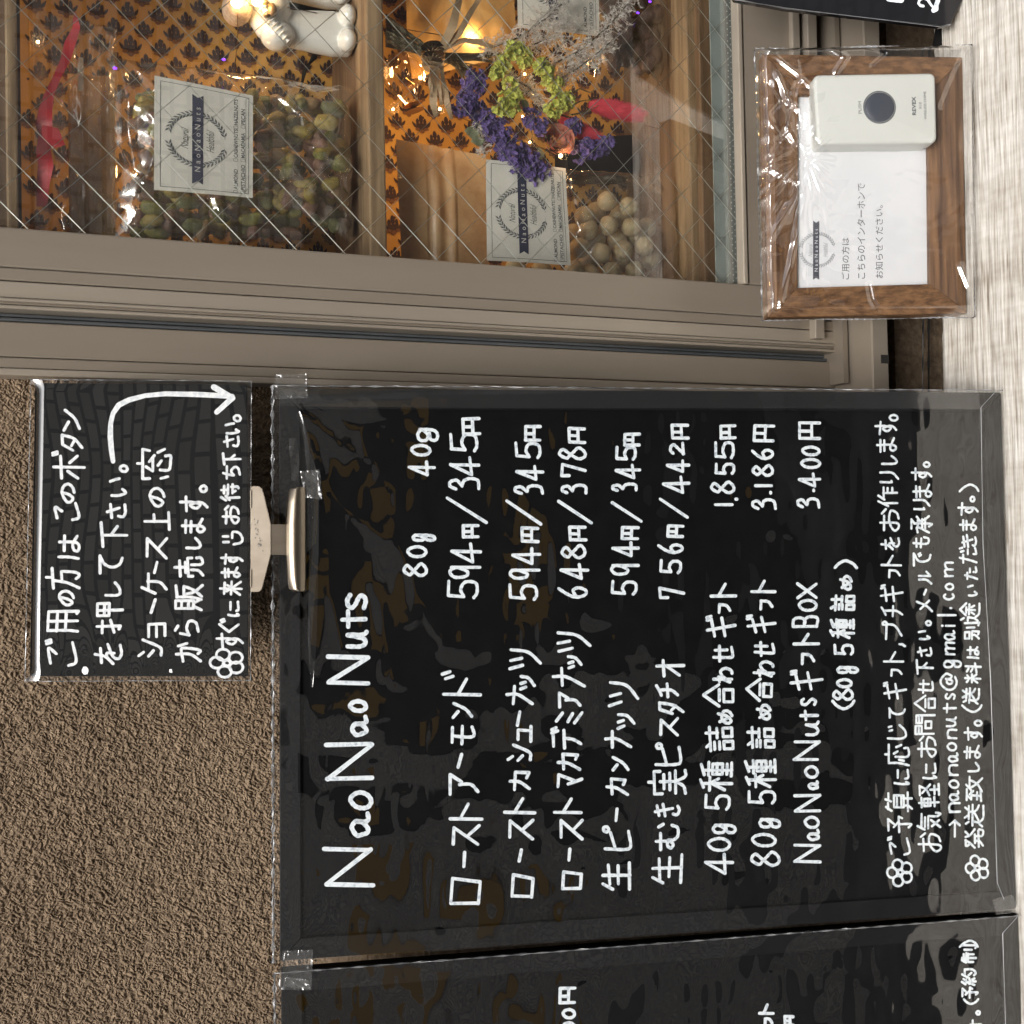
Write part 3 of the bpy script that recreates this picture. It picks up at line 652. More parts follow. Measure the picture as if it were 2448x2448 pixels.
W1 = .0025
write_line('title_lettering', [('N', 1712, 1445, 475, 812), ('a', 1390, 1210, 652, 792), ('o', 1205, 1072, 642, 810), ('N', 1008, 757, 488, 815), ('a', 725, 575, 650, 775),
    ('o', 565, 472, 640, 776), ('N', 378, 182, 495, 788), ('u', 140, 12, 625, 780), ('t', 1722, 1588, 585, 768, C5), ('s', 1600, 1482, 618, 770, C5)], R1, PL, mb1, W1, label='title reading NaoNaoNuts')
WR = .00182
write_line('price_heading', [('8', 1380, 1280, 1000, 1170), ('0', 1255, 1168, 1022, 1165), ('g', 1148, 1092, 1056, 1222), ('4', 715, 608, 1032, 1220), ('0', 585, 500, 1050, 1193), ('g', 490, 395, 1090, 1240)], C5, PL, mb1, WR)
PR = lambda cr, s: [(ch, a, b, c, d, cr) for ch, a, b, c, d in s]
rows = [
 (R1, [('ロ', 1832, 1645, 1308, 1522), ('ー', 1588, 1472, 1393, 1420), ('ス', 1442, 1298, 1325, 1510), ('ト', 1275, 1155, 1302, 1532), ('ア', 1110, 958, 1305, 1506), ('ー', 935, 825, 1355, 1400),
   ('モ', 780, 642, 1315, 1480), ('ン', 602, 488, 1320, 1465), ('ド', 455, 280, 1258, 1522)],
  C5, [('5', 1525, 1395, 1295, 1505), ('9', 1392, 1305, 1300, 1520), ('4', 1292, 1150, 1315, 1522), ('円', 1125, 1028, 1390, 1510), ('/', 1028, 845, 1285, 1553), ('3', 808, 718, 1295, 1515), ('4', 715, 580, 1308, 1515), ('5', 558, 425, 1308, 1500), ('円', 445, 325, 1390, 1518)]),
 (R2, [('ロ', 1785, 1620, 57, 215), ('ー', 1553, 1455, 102, 138), ('ス', 1402, 1258, 42, 215), ('ト', 1232, 1118, 8, 228), ('カ', 1078, 940, 42, 195), ('シ', 888, 765, 32, 200), ('ュ', 760, 640, 95, 202), ('ー', 655, 545, 90, 128), ('ナ', 515, 378, 22, 215), ('ッ', 418, 312, 112, 222), ('ツ', 282, 132, 45, 265)],
  C6, [('5', 1535, 1420, 45, 240), ('9', 1398, 1322, 45, 255), ('4', 1300, 1180, 57, 258), ('円', 1155, 1045, 122, 248), ('/', 1040, 865, 20, 272), ('3', 838, 765, 75, 275), ('4', 745, 638, 85, 278), ('5', 602, 485, 82, 262), ('円', 485, 375, 145, 262)]),
 (R2, [('ロ', 1733, 1600, 388, 532), ('ー', 1545, 1450, 430, 458), ('ス', 1405, 1258, 380, 540), ('ト', 1230, 1120, 340, 538), ('マ', 1063, 962, 362, 535), ('カ', 945, 825, 358, 520), ('デ', 805, 652, 318, 532), ('ミ', 640, 550, 352, 533), ('ア', 535, 420, 368, 525), ('ナ', 395, 260, 328, 553), ('ッ', 280, 182, 428, 533), ('ツ', 165, 22, 360, 593)],
  C6, [('6', 1522, 1438, 362, 565), ('4', 1398, 1285, 380, 578), ('8', 1262, 1158, 385, 558), ('円', 1145, 1038, 438, 562), ('/', 1035, 870, 362, 608), ('3', 835, 762, 382, 566), ('7', 722, 625, 385, 560), ('8', 610, 515, 368, 560), ('円', 500, 390, 432, 555)]),
 (R2, [('生', 1735, 1540, 652, 853), ('ピ', 1475, 1305, 662, 855), ('ー', 1285, 1185, 740, 770), ('カ', 1110, 988, 678, 835), ('ン', 950, 845, 718, 842), ('ナ', 800, 675, 672, 860), ('ッ', 675, 560, 755, 880), ('ツ', 525, 350, 702, 910)],
  C6, [('5', 1502, 1398, 718, 895), ('9', 1372, 1292, 708, 908), ('4', 1250, 1142, 718, 908), ('円', 1135, 1042, 782, 908), ('/', 1025, 875, 718, 932), ('3', 818, 755, 718, 898), ('4', 733, 628, 742, 920), ('5', 615, 512, 747, 890), ('円', 520, 425, 797, 915)]),
 (R2, [('生', 1695, 1490, 985, 1195), ('む', 1475, 1285, 1005, 1175), ('き', 1255, 1155, 998, 1178), ('実', 1105, 935, 952, 1220), ('ピ', 915, 755, 1005, 1192), ('ス', 720, 590, 1035, 1168), ('タ', 578, 485, 1028, 1205), ('チ', 468, 360, 1008, 1168), ('オ', 328, 205, 1008, 1208)],
  C6, [('7', 1525, 1440, 1032, 1210), ('5', 1360, 1260, 1038, 1188), ('6', 1228, 1155, 1022, 1202), ('円', 1122, 1032, 1083, 1202), ('/', 995, 850, 1032, 1232), ('4', 833, 708, 1055, 1245), ('4', 693, 600, 1078, 1242), ('2', 575, 482, 1098, 1208), ('円', 472, 367, 1113, 1238)]),
 (R2, [('4', 1635, 1487, 1328, 1530), ('0', 1480, 1380, 1352, 1515), ('g', 1365, 1292, 1382, 1550), ('5', 1208, 1095, 1335, 1512), ('種', 1085, 880, 1298, 1525), ('詰', 820, 645, 1332, 1530), ('め', 642, 538, 1412, 1525), ('合', 528, 368, 1322, 1535), ('わ', 370, 258, 1387, 1528), ('せ', 230, 110, 1385, 1533)],
  C6, [('ギ', 1778, 1625, 1342, 1548), ('フ', 1625, 1550, 1422, 1515), ('ト', 1515, 1415, 1368, 1552), ('1', 917, 885, 1396, 1528), ('.', 875, 855, 1532, 1560), ('8', 833, 740, 1372, 1542), ('5', 710, 622, 1400, 1540), ('5', 605, 480, 1397, 1538), ('円', 473, 370, 1432, 1548)]),
 (R3, [('8', 1580, 1470, 120, 325), ('0', 1450, 1352, 127, 300), ('g', 1328, 1255, 175, 330), ('5', 1170, 1070, 108, 295), ('種', 1062, 865, 85, 302), ('詰', 805, 648, 97, 290), ('め', 615, 500, 162, 268), ('合', 493, 330, 88, 275), ('わ', 330, 215, 135, 288), ('せ', 198, 90, 142, 290)],
  C7, [('ギ', 1750, 1622, 97, 300), ('フ', 1600, 1525, 183, 280), ('ト', 1485, 1395, 118, 295), ('3', 938, 858, 127, 298), ('.', 838, 812, 248, 272), ('1', 792, 760, 150, 278), ('8', 718, 630, 133, 285), ('6', 608, 530, 127, 285), ('円', 490, 370, 140, 288)]),
 (R3, [('N', 1555, 1425, 407, 595), ('a', 1410, 1325, 495, 585), ('o', 1330, 1240, 475, 585), ('N', 1220, 1098, 410, 595), ('a', 1075, 1003, 500, 580), ('o', 1000, 908, 478, 580), ('N', 880, 742, 407, 585), ('u', 720, 612, 482, 585), ('t', 618, 540, 447, 580), ('s', 522, 460, 452, 568), ('ギ', 418, 275, 382, 610), ('フ', 248, 165, 457, 555), ('ト', 120, 35, 402, 588)],
  C7, [('B', 1715, 1628, 397, 580), ('O', 1610, 1522, 437, 572), ('X', 1525, 1412, 427, 572), ('3', 928, 850, 427, 585), ('.', 820, 798, 532, 556), ('4', 793, 690, 437, 595), ('0', 668, 592, 452, 595), ('0', 583, 510, 455, 588), ('円', 475, 350, 440, 595)]),
 (R3, [('(', 548, 475, 658, 822), ('8', 488, 400, 662, 810), ('0', 402, 332, 687, 802), ('g', 308, 252, 688, 842), ('5', 188, 105, 672, 812)],
  C7, [('種', 1788, 1650, 645, 818), ('詰', 1608, 1490, 650, 820), ('め', 1470, 1362, 708, 802), (')', 1328, 1260, 668, 833)]),
]
for cr, a, cr2, b in rows: write_line('menu_line', a + PR(cr2, b), cr, PL, mb1, WR)
WS = .00140
small = [
 (R3, [('✿', 1712, 1522, 1020, 1198), ('ご', 1508, 1372, 1028, 1182), ('予', 1358, 1240, 1028, 1192), ('算', 1220, 1080, 1008, 1198), ('に', 1040, 930, 1068, 1180), ('応', 918, 765, 1008, 1178), ('じ', 742, 635, 1022, 1158), ('て', 600, 525, 1032, 1152), ('ギ', 475, 352, 998, 1158), ('フ', 325, 270, 1048, 1132), ('ト', 233, 155, 998, 1142), (',', 132, 102, 1098, 1152)],
  C7, [('プ', 1795, 1662, 988, 1135), ('チ', 1645, 1562, 983, 1138), ('ギ', 1545, 1425, 980, 1138), ('フ', 1388, 1325, 1032, 1118), ('ト', 1308, 1230, 983, 1128), ('を', 1205, 1112, 983, 1112), ('お', 1080, 925, 973, 1113), ('作', 920, 778, 962, 1103), ('り', 762, 678, 973, 1110), ('し', 640, 572, 983, 1098), ('ま', 560, 455, 953, 1095), ('す', 443, 345, 942, 1098), ('。', 355, 302, 1035, 1105)]),
 (R3, [('お', 1485, 1350, 1228, 1392), ('気', 1340, 1215, 1222, 1385), ('軽', 1192, 1028, 1228, 1375), ('に', 1005, 890, 1258, 1360), ('お', 860, 710, 1222, 1355), ('問', 710, 572, 1208, 1345), ('合', 562, 442, 1202, 1350), ('せ', 440, 342, 1228, 1338), ('下', 315, 210, 1215, 1338), ('さ', 195, 125, 1222, 1328), ('い', 85, 15, 1228, 1315)],
  C7, [('。', 1705, 1660, 1275, 1325), ('メ', 1610, 1525, 1212, 1330), ('ー', 1502, 1455, 1262, 1292), ('ル', 1430, 1335, 1228, 1325), ('で', 1312, 1212, 1195, 1320), ('も', 1190, 1108, 1195, 1312), ('承', 1092, 968, 1178, 1332), ('り', 940, 862, 1192, 1315), ('ま', 862, 762, 1190, 1325), ('す', 745, 655, 1180, 1325), ('。', 660, 612, 1260, 1315)]),
 (R3, [('>', 1388, 1265, 1432, 1515), ('n', 1225, 1150, 1428, 1515), ('a', 1150, 1068, 1432, 1505), ('o', 1065, 1000, 1428, 1505), ('n', 980, 900, 1428, 1500), ('a', 893, 820, 1425, 1500), ('o', 820, 755, 1418, 1492), ('n', 738, 665, 1418, 1492), ('u', 660, 585, 1412, 1488), ('t', 568, 495, 1392, 1488), ('s', 480, 430, 1405, 1482), ('@', 420, 295, 1372, 1495), ('g', 270, 212, 1395, 1520), ('m', 185, 92, 1405, 1480), ('a', 90, 15, 1398, 1480)],
  C7, [('i', 1715, 1685, 1380, 1482), ('l', 1645, 1615, 1355, 1488), ('.', 1595, 1572, 1435, 1460), ('c', 1535, 1482, 1392, 1475), ('o', 1470, 1415, 1405, 1472), ('m', 1380, 1275, 1400, 1470)]),
 (R3, [('✿', 1678, 1495, 1535, 1698), ('発', 1460, 1325, 1535, 1670), ('送', 1315, 1162, 1532, 1672), ('致', 1150, 980, 1540, 1662), ('し', 958, 885, 1555, 1642), ('ま', 870, 770, 1528, 1648), ('す', 750, 655, 1528, 1658), ('。', 655, 605, 1595, 1658), ('(', 565, 505, 1518, 1662), ('送', 508, 395, 1518, 1642), ('料', 370, 230, 1535, 1652), ('は', 210, 122, 1548, 1638)],
  C7, [('別', 1795, 1672, 1528, 1640), ('途', 1675, 1545, 1502, 1642), ('い', 1510, 1425, 1552, 1625), ('た', 1400, 1305, 1530, 1628), ('だ', 1292, 1175, 1498, 1625), ('き', 1190, 1095, 1512, 1622), ('ま', 1080, 990, 1502, 1625), ('す', 978, 885, 1487, 1632), ('。', 888, 840, 1568, 1612), (')', 820, 760, 1498, 1638)]),
]
for cr, a, cr2, b in small: write_line('menu_line', a + PR(cr2, b), cr, PL, mb1, WS)
write_line('menu_line', [('円', 860, 770, 1577, 1670), ('0', 938, 878, 1592, 1668), ('0', 1004, 945, 1592, 1670), (',' , 1030, 1015, 1650, 1672)], R4, PL, mb2, WR)
write_line('menu_line', [('ト', 868, 812, 635, 718), ('フ', 925, 878, 662, 712), ('ギ', 1005, 935, 640, 716)], R5, PL, mb2, WR)
write_line('menu_line', [('円', 925, 868, 758, 815), ('0', 975, 930, 758, 815)], R5, PL, mb2, WR)
write_line('menu_line', [('す', 955, 888, 1662, 1742), ('。', 872, 843, 1692, 1722), ('(', 820, 785, 1630, 1712), ('予', 790, 728, 1625, 1712), ('約', 728, 638, 1622, 1702), ('制', 620, 522, 1622, 1702), (')', 542, 500, 1612, 1712), ('ま', 1020, 962, 1660, 1738)], R5, PL, mb2, WS)

# ---------------------------------------------------------------- small notice above
sc_ = [(70, 1617), (83, 915), (590, 920), (592, 1617)]
sc3 = [P(u, v, SIGN) for u, v in sc_]
nt_ = empty('notice_card', (sc3[2] + sc3[3]) / 2, 'small black notice card in clear plastic held up by the clip above the menu board', 'notice card')
ns = SIGN[1]
bevel(MB().slab([p - ns * .0004 for p in sc3], -ns * .002).build('card', M_black, nt_), .0005)
so = [P(u, v, SIGN) + ns * .0016 for u, v in [(62, 1628), (76, 908), (602, 912), (600, 1626)]]
def sfilm(s, t):
    x = s * 17; y = t * 12
    h = .00013 * vnoise(x / 6, y / 5, 31) + .0011 * np.exp(-s * 17 / .8) * vnoise(y * 1.1, y * 0, 33)
    h += -.0045 * np.clip((.055 - t) / .055, 0, 1) ** 1.6
    e = np.minimum(s, 1 - s) * 17
    return h * np.clip(e / .6, .1, 1)
grid('plastic_cover', so, 130, 110, M_notice, sfilm, nt_, ns)
for i in range(4):
    j = (i + 1) % 4
    MB().tube([so[i] * (1 - t) + so[j] * t for t in np.linspace(0, 1, 20)], .00035, 6).build('cover_fold', M_filmedge, nt_, True)
SP = (SIGN[0] - SIGN[1] * .0004, SIGN[1]); WN = .00155
L_ = [
 [('ご', 1692, 1537, 247, 422), ('用', 1508, 1382, 255, 432), ('の', 1363, 1272, 315, 408), ('方', 1270, 1147, 245, 438), ('は', 1108, 972, 315, 438), ('こ', 900, 795, 292, 438), ('の', 805, 690, 330, 412), ('ボ', 672, 515, 282, 465), ('タ', 522, 425, 332, 452), ('ン', 412, 290, 342, 443)],
 [('を', 1680, 1560, 508, 668), ('押', 1512, 1340, 522, 672), ('し', 1310, 1225, 568, 662), ('て', 1188, 1080, 535, 672), ('下', 1045, 900, 545, 698), ('さ', 888, 800, 575, 692), ('い', 768, 660, 595, 690), ('。', 638, 590, 645, 700)],
 [('シ', 1642, 1535, 745, 888), ('ョ', 1535, 1452, 802, 905), ('ー', 1403, 1320, 815, 852), ('ケ', 1298, 1180, 763, 915), ('ー', 1188, 1115, 832, 862), ('ス', 1108, 985, 795, 915), ('上', 953, 845, 782, 925), ('の', 825, 712, 808, 900), ('窓', 675, 500, 738, 935)],
 [('か', 1668, 1555, 952, 1098), ('ら', 1525, 1432, 945, 1088), ('販', 1388, 1240, 948, 1105), ('売', 1208, 1092, 945, 1108), ('し', 1055, 985, 1005, 1095), ('ま', 970, 880, 985, 1120), ('す', 853, 760, 975, 1135), ('。', 748, 700, 1080, 1130)],
 [('✿', 1752, 1585, 1132, 1325), ('す', 1592, 1505, 1172, 1325), ('ぐ', 1508, 1425, 1185, 1302), ('に', 1420, 1330, 1235, 1305), ('来', 1305, 1222, 1190, 1320), ('ま', 1212, 1145, 1200, 1310), ('す', 1138, 1075, 1197, 1328), ('笑', 1032, 950, 1205, 1325), ('お', 918, 812, 1205, 1305), ('待', 792, 695, 1195, 1308), ('ち', 675, 595, 1208, 1312), ('下', 598, 525, 1208, 1315), ('さ', 502, 432, 1212, 1302), ('い', 430, 362, 1222, 1305), ('。', 363, 318, 1265, 1315)],
]
for k, l in enumerate(L_): write_line('notice_line', l, C1, SP, nt_, WN if k < 4 else .00138, material=M_white2)
am = MB(); k = 0
for pts in ([(615, 575), (606, 510), (600, 440), (602, 370), (615, 315), (645, 270), (700, 242), (790, 218), (900, 208), (1080, 212), (1262, 222)], [(1163, 172), (1265, 232)], [(1262, 232), (1178, 308)]):
    ribbon(am, np.array([P(a / 2.2728, 850 + b / 2.2728, SP) for a, b in pts]), ns, .0030 if k else .0027, .0003 + k * 6e-5); k += 1
am.build('arrow', M_white2, nt_)

# ---------------------------------------------------------------- double clip joining notice and menu board
clip = empty('double_clip', P(640, 1290, BOARD), 'metal double clip holding the small notice on the top edge of the menu board', 'clip')
J1 = (SIGN[0] + SIGN[1] * .0042, SIGN[1])
pj = lambda pts, pl: [P(u, v, pl) for u, v in pts]
bevel(MB().slab(pj([(600, 1415), (600, 1164), (606, 1161), (620, 1162), (627, 1168), (631, 1180), (648, 1253), (648, 1324), (631, 1392), (626, 1409), (620, 1415)], J1), -ns * .0012).build('upper_jaw', M_metal, clip), .0004)
MB().slab(pj([(599, 1416), (599, 1162), (601, 1162), (601, 1416)], J1), -ns * .006).build('jaw_lip', M_metal, clip)
J2 = (BOARD[0] + BOARD[1] * .0062, BOARD[1])
a_, b_, c_, d_ = P(645, 1326, J1), P(645, 1253, J1), P(688, 1254, J2), P(688, 1327, J2)
MB().slab([a_, b_, c_, d_], -BOARD[1] * .001).build('neck', M_metal, clip)
# lower jaw: rolled sheet
vs = [1165, 1170, 1200, 1253, 1327, 1380, 1408, 1413]; ul = [700, 691, 686, 682, 682, 686, 691, 700]
jm = MB(); rws = []
for i, (vv, u0) in enumerate(zip(vs, ul)):
    row = []
    for t in np.linspace(0, 1, 15):
        uu = u0 + (731.5 - u0) * t
        row.append(P(uu, vv, J2) + BOARD[1] * (.0038 * math.sin(math.pi * (.10 + .86 * t)) - .0012))
    rws.append(row)
V = [p for r in rws for p in r]; Fq = [(i * 15 + j, (i + 1) * 15 + j, (i + 1) * 15 + j + 1, i * 15 + j + 1) for i in range(7) for j in range(14)]
jw = mk('lower_jaw', V, Fq, M_metal2, clip, True); m_ = jw.modifiers.new('sol', 'SOLIDIFY'); m_.thickness = .0006

sm_ = MB(); rs3 = random.Random(5)
for k in range(34):
    uu, vv = 612 + rs3.gauss(0, 3.0) + (8 if k > 20 else 0), 1245 + k * 2.1 + rs3.gauss(0, 3); r_ = rs3.uniform(.3, 1.2)
    sm_.add([P(uu + r_ * 1.5 * math.cos(a), vv + r_ * 2.2 * math.sin(a), J1) + ns * (.0002 + k * 4e-6) for a in np.linspace(0, 5.4, 6)], [(0, 1, 2, 3, 4, 5)])
tag(sm_.build('worn_print', mat('worn_grey_print', (.12, .11, .10), .6), clip), kind='stuff')
for v0, v1 in ((1172, 1215), (1362, 1404)): MB().slab(pj([(598, v1), (598, v0), (600.5, v0), (600.5, v1)], (J1[0] + ns * .0008, J1[1])), -ns * .002).build('hinge_tab', M_metal, clip)
# ---------------------------------------------------------------- printed lettering
def font_shape(txt, shear=0, space=1.0, bold=0):
    cu = bpy.data.curves.new('t', 'FONT'); cu.body = txt; cu.shear = shear; cu.space_character = space; cu.offset = bold; cu.resolution_u = 3
    o = bpy.data.objects.new('t', cu); me = bpy.data.meshes.new_from_object(o)
    V = np.array([v.co[:2] for v in me.vertices]); Fs = [tuple(p.vertices) for p in me.polygons]
    bpy.data.objects.remove(o); bpy.data.meshes.remove(me); bpy.data.curves.remove(cu)
    lo, hi = V.min(0), V.max(0); return (V - lo) / (hi - lo), Fs
class Sheet:
    """a flat (or gently bent) rectangle; contents are laid out in s (reading direction) and t (down)"""
    def __init__(s, c, n, bend=0): s.c = [np.array(p, float) for p in c]; s.n = n; s.bend = bend
    def at(s, a, b, off=0):
        c = s.c; p = (c[0] * (1 - a) + c[1] * a) * (1 - b) + (c[3] * (1 - a) + c[2] * a) * b
        return p + s.n * (off + s.bend * (math.sin(a * 5 + 1) * .6 + math.sin(b * 4)))
    def text(s, mb, txt, s0, s1, t0, t1, off=.0002, **k):
        V, Fs = font_shape(txt, **k)
        mb.add([s.at(s0 + (s1 - s0) * x, t1 + (t0 - t1) * y, off) for x, y in V], Fs)
    def poly(s, mb, pts, off=.0002): mb.add([s.at(a, b, off) for a, b in pts], [tuple(range(len(pts)))])
    def line(s, mb, pts, w, off=.00018):
        for (a0, b0), (a1, b1) in zip(pts[:-1], pts[1:]):
            p, q = s.at(a0, b0, off), s.at(a1, b1, off); d = q - p; L_ = np.linalg.norm(d); d /= L_; k = np.cross(s.n, d) * w / 2; m = max(2, int(L_ / .004))
            P0 = [s.at(a0 + (a1 - a0) * i / m, b0 + (b1 - b0) * i / m, off) for i in range(m + 1)]
            mb.add([x + k for x in P0] + [x - k for x in P0], [(i, i + 1, m + 2 + i, m + 1 + i) for i in range(m)])
def wreath(sh, mb, cs, ct, rs, rt, leaf=1.0, off=.0002):
    for side in (1, -1):
        for k in range(19):
            a = -90 + side * (14 + k * 8.2); a_ = R(a)
            for io in (1, -1):
                a2 = a_ + side * R(28) * io * 1.15 + (R(90) * side)
                c0 = (cs + rs * math.cos(a_), ct - rt * math.sin(a_))
                dx, dy = math.cos(a2) * rs, math.sin(a2) * rt; l_ = .22 * leaf; w_ = .036 * leaf
                px, py = -math.sin(a2) * rs, math.cos(a2) * rt
                sh.poly(mb, [(c0[0], c0[1]), (c0[0] + dx * l_ * .5 + px * w_, c0[1] - dy * l_ * .5 - py * w_), (c0[0] + dx * l_, c0[1] - dy * l_), (c0[0] + dx * l_ * .5 - px * w_, c0[1] - dy * l_ * .5 + py * w_)], off + io * 3e-6 + side * 8e-6)
        sh.line(mb, [(cs + rs * math.cos(R(-90 + side * a)), ct - rt * math.sin(R(-90 + side * a))) for a in range(8, 165, 8)], .00018, off - 3e-5)
def logo(sh, parent, cs, ct, rs, rt, b0, b1, bt0, bt1, ink, navy, white):
    mb = MB(); wreath(sh, mb, cs, ct, rs, rt)
    sh.text(mb, 'Natural', cs - rs * .42, cs + rs * .42, ct - rt * .56, ct - rt * .30, shear=.5)
    sh.text(mb, 'Healthful', cs - rs * .45, cs + rs * .45, ct + rt * .32, ct + rt * .60, shear=.5)
    mb.build('wreath_print', ink, parent)
    nb_ = MB(); nk = (b1 - b0) * .035; tm = (bt0 + bt1) / 2
    xs_ = np.linspace(b0 + nk, b1 - nk, 16)
    for x0_, x1_ in zip(xs_[:-1], xs_[1:]):
        for y0_, y1_ in ((bt0, tm), (tm, bt1)): sh.poly(nb_, [(x0_, y0_), (x1_, y0_), (x1_, y1_), (x0_, y1_)], .0003)
    for q0, q1 in ((b0, b0 + nk), (b1, b1 - nk)):
        for y0_ in (bt0, bt1): sh.poly(nb_, [(q0, y0_), (q1, y0_), (q1, tm)], .0003)
    nb_.build('banner_print', navy, parent)
    tb = MB(); sh.text(tb, 'NaoNaoNuts', b0 + (b1 - b0) * .14, b1 - (b1 - b0) * .14, bt0 + (bt1 - bt0) * .24, bt1 - (bt1 - bt0) * .24, .0004, space=1.7); tb.build('banner_lettering', white, parent)
M_labelpaper = mat('label_paper', (.56, .545, .495), .8, (.64, .625, .575), 60)
def nut_label(name, c, n, lab, bend=.0004):
    sh = Sheet(c, n, bend); e = empty(name, (c[2] + c[3]) / 2, lab, 'label', 'shop labels on the bags')
    S_, T_ = np.meshgrid(np.linspace(0, 1, 25), np.linspace(0, 1, 21)); V = [sh.at(a, b) for a, b in zip(S_.ravel(), T_.ravel())]
    mk('paper', V, [(j * 25 + i, (j + 1) * 25 + i, (j + 1) * 25 + i + 1, j * 25 + i + 1) for j in range(20) for i in range(24)], M_labelpaper, e, True)
    b = MB()
    for d in (.045, .062): pass
    sh.line(b, [(.035, .06), (.965, .06), (.965, .955), (.035, .955), (.035, .06)], .00035)
    sh.line(b, [(.045, .925), (.955, .925)], .0002)
    b.build('border_print', M_ink, e)
    logo(sh, e, .49, .425, .235, .29, .08, .90, .375, .485, M_ink, M_navy, M_labelpaper)
    t = MB()
    for row, (t0, t1, ws_) in enumerate(((.80, .842, (('ALMOND', .065, .26), ('CASHEWNUTS', .37, .645), ('HAZELNUTS', .685, .93))), (.875, .917, (('PISTACHIO', .065, .31), ('MACADAMIA', .375, .62), ('PECAN', .70, .85))))):
        for w_, s0, s1 in ws_:
            sh.text(t, w_, s0, s1, t0, t1, bold=.02)
            q = s0 - .034; sh.line(t, [(q, t0), (q + .024, t0), (q + .024, t1), (q, t1), (q, t0)], .0002)
    t.build('nut_names_print', M_ink, e)
    return e

# ---------------------------------------------------------------- framed bell card
it, ib = P(1837, 400, WY(-.079)), P(2312, 400, HZ(ZL + .001))
iu = (it - ib) / np.linalg.norm(it - ib); inn_ = np.cross(iu, np.array([1., 0, 0])); inn_ /= np.linalg.norm(inn_); inn_ = inn_ if inn_[1] < 0 else -inn_
IC = (ib - inn_ * .001, inn_); IB = (ib - inn_ * .011, inn_)
k3 = lambda x, y: (1600 + x / 2.147, y / 2.147)
fo = [P(*k3(x, y), IC) for x, y in ((508, 1628), (482, 272), (1512, 288), (1532, 1606))]
fr = empty('picture_frame', (fo[2] + fo[3]) / 2, 'brown wooden picture frame wrapped in cellophane holding the white bell instruction card', 'picture frame')
cen = sum(fo) / 4
fi = [P(*k3(x, y), IC) - inn_ * .004 for x, y in ((668, 1470), (672, 478), (1336, 480), (1346, 1450))]
for i in range(4):
    j = (i + 1) % 4; g = (fo[j] - fo[i]); g /= np.linalg.norm(g); g = g * .00015; mb = MB()
    A, B = fo[i] + g, fo[j] - g; C_, D_ = fi[j] - g, fi[i] + g; A2, B2 = A - inn_ * .006 + (cen - A) * -.0, B - inn_ * .006
    m1, m2 = A + (D_ - A) * .28 + inn_ * .0012, B + (C_ - B) * .28 + inn_ * .0012
    th = inn_ * .013
    mb.add([A - inn_ * .0015, B - inn_ * .0015, m2, m1, D_, C_, D_ - inn_ * .004, C_ - inn_ * .004, A - th, B - th], [(0, 1, 2, 3), (3, 2, 5, 4), (4, 5, 7, 6), (8, 9, 1, 0), (6, 7, 9, 8)])
    bevel(mb.build('frame_rail', M_frame if i % 2 == 0 else M_framev, fr), .0007)
bc = [P(*k3(x, y), IC) - inn_ * .0072 for x, y in ((655, 1478), (660, 470), (1345, 470), (1352, 1460))]
MB().slab(bc, -inn_ * .001).build('card', M_card, fr)
CS = Sheet([p for p in bc], inn_)
def cst(x, y):  # enlargement coordinates -> sheet coordinates
    return ((1469 - y) / (1469 - 470), (x - 660) / (1348 - 660))
s0, t0 = cst(780, 1265)
logo(CS, fr, s0, t0, .083, .125, cst(0, 1418)[0], cst(0, 1115)[0], cst(757, 0)[1], cst(788, 0)[1], mat('pale_grey_ink', (.32, .33, .35), .7), mat('charcoal_ink', (.07, .072, .09), .7), M_card)
cm = MB()
for txt, y0, y1, x0, x1 in (('ご用の方は', 1420, 1205, 903, 943), ('こちらのインターホンで', 1418, 925, 983, 1024), ('お知らせください。', 1418, 1040, 1076, 1116)):
    CS.text(cm, txt, cst(0, y0)[0], cst(0, y1)[0], cst(x0, 0)[1], cst(x1, 0)[1])
cm.build('card_lettering', mat('soft_black_ink', (.12, .12, .13), .7), fr)
# push button
bp_ = IC
BU = [P(*k3(x, y), bp_) + inn_ * .012 for x, y in ((733, 772), (712, 420), (1330, 410), (1338, 765))]
pb = empty('doorbell_button', (BU[2] + BU[3]) / 2, 'ivory wireless doorbell with round grey push button on the right of the framed card', 'doorbell')
def rounded(c, r, k=6):
    out = []
    for i in range(4):
        p, a, b = c[i], c[i - 1], c[(i + 1) % 4]; a = (a - p) / np.linalg.norm(a - p); b = (b - p) / np.linalg.norm(b - p)
        for j in range(k + 1):
            t = j / k * math.pi / 2; out.append(p + a * r * (1 - math.sin(t)) + b * r * (1 - math.cos(t)))
    return out
o_ = MB().slab(rounded(BU, .004), -inn_ * .012).build('body', M_ivory, pb); bevel(o_, .0022, 5)
for p in o_.data.polygons: p.use_smooth = True
bb = [p - inn_ * .012 + (sum(BU) / 4 - p) * .05 for p in BU]
MB().slab(rounded(bb, .002), -inn_ * .007).build('back_plate', M_ivory, pb)
BS = Sheet(BU, inn_)
def bst(x, y): return ((772 - y) / (772 - 415), (x - 722) / (1334 - 722))
cs_, ct_ = bst(1045, 588); cc = BS.at(cs_, ct_); e1 = (BU[1] - BU[0]) / np.linalg.norm(BU[1] - BU[0]); e2 = np.cross(inn_, e1); rad = 79 / 2.147 / F * .735
mb = MB(); pr = [(0, .0012), (.6, .0011), (.9, .0009), (.97, .0004), (1.0, -.001)]
V = [cc + inn_ * .0013]
for q, h in pr[1:]:
    for a in range(40): V.append(cc + (e1 * math.cos(a * math.pi / 20) + e2 * math.sin(a * math.pi / 20)) * rad * q + inn_ * h)
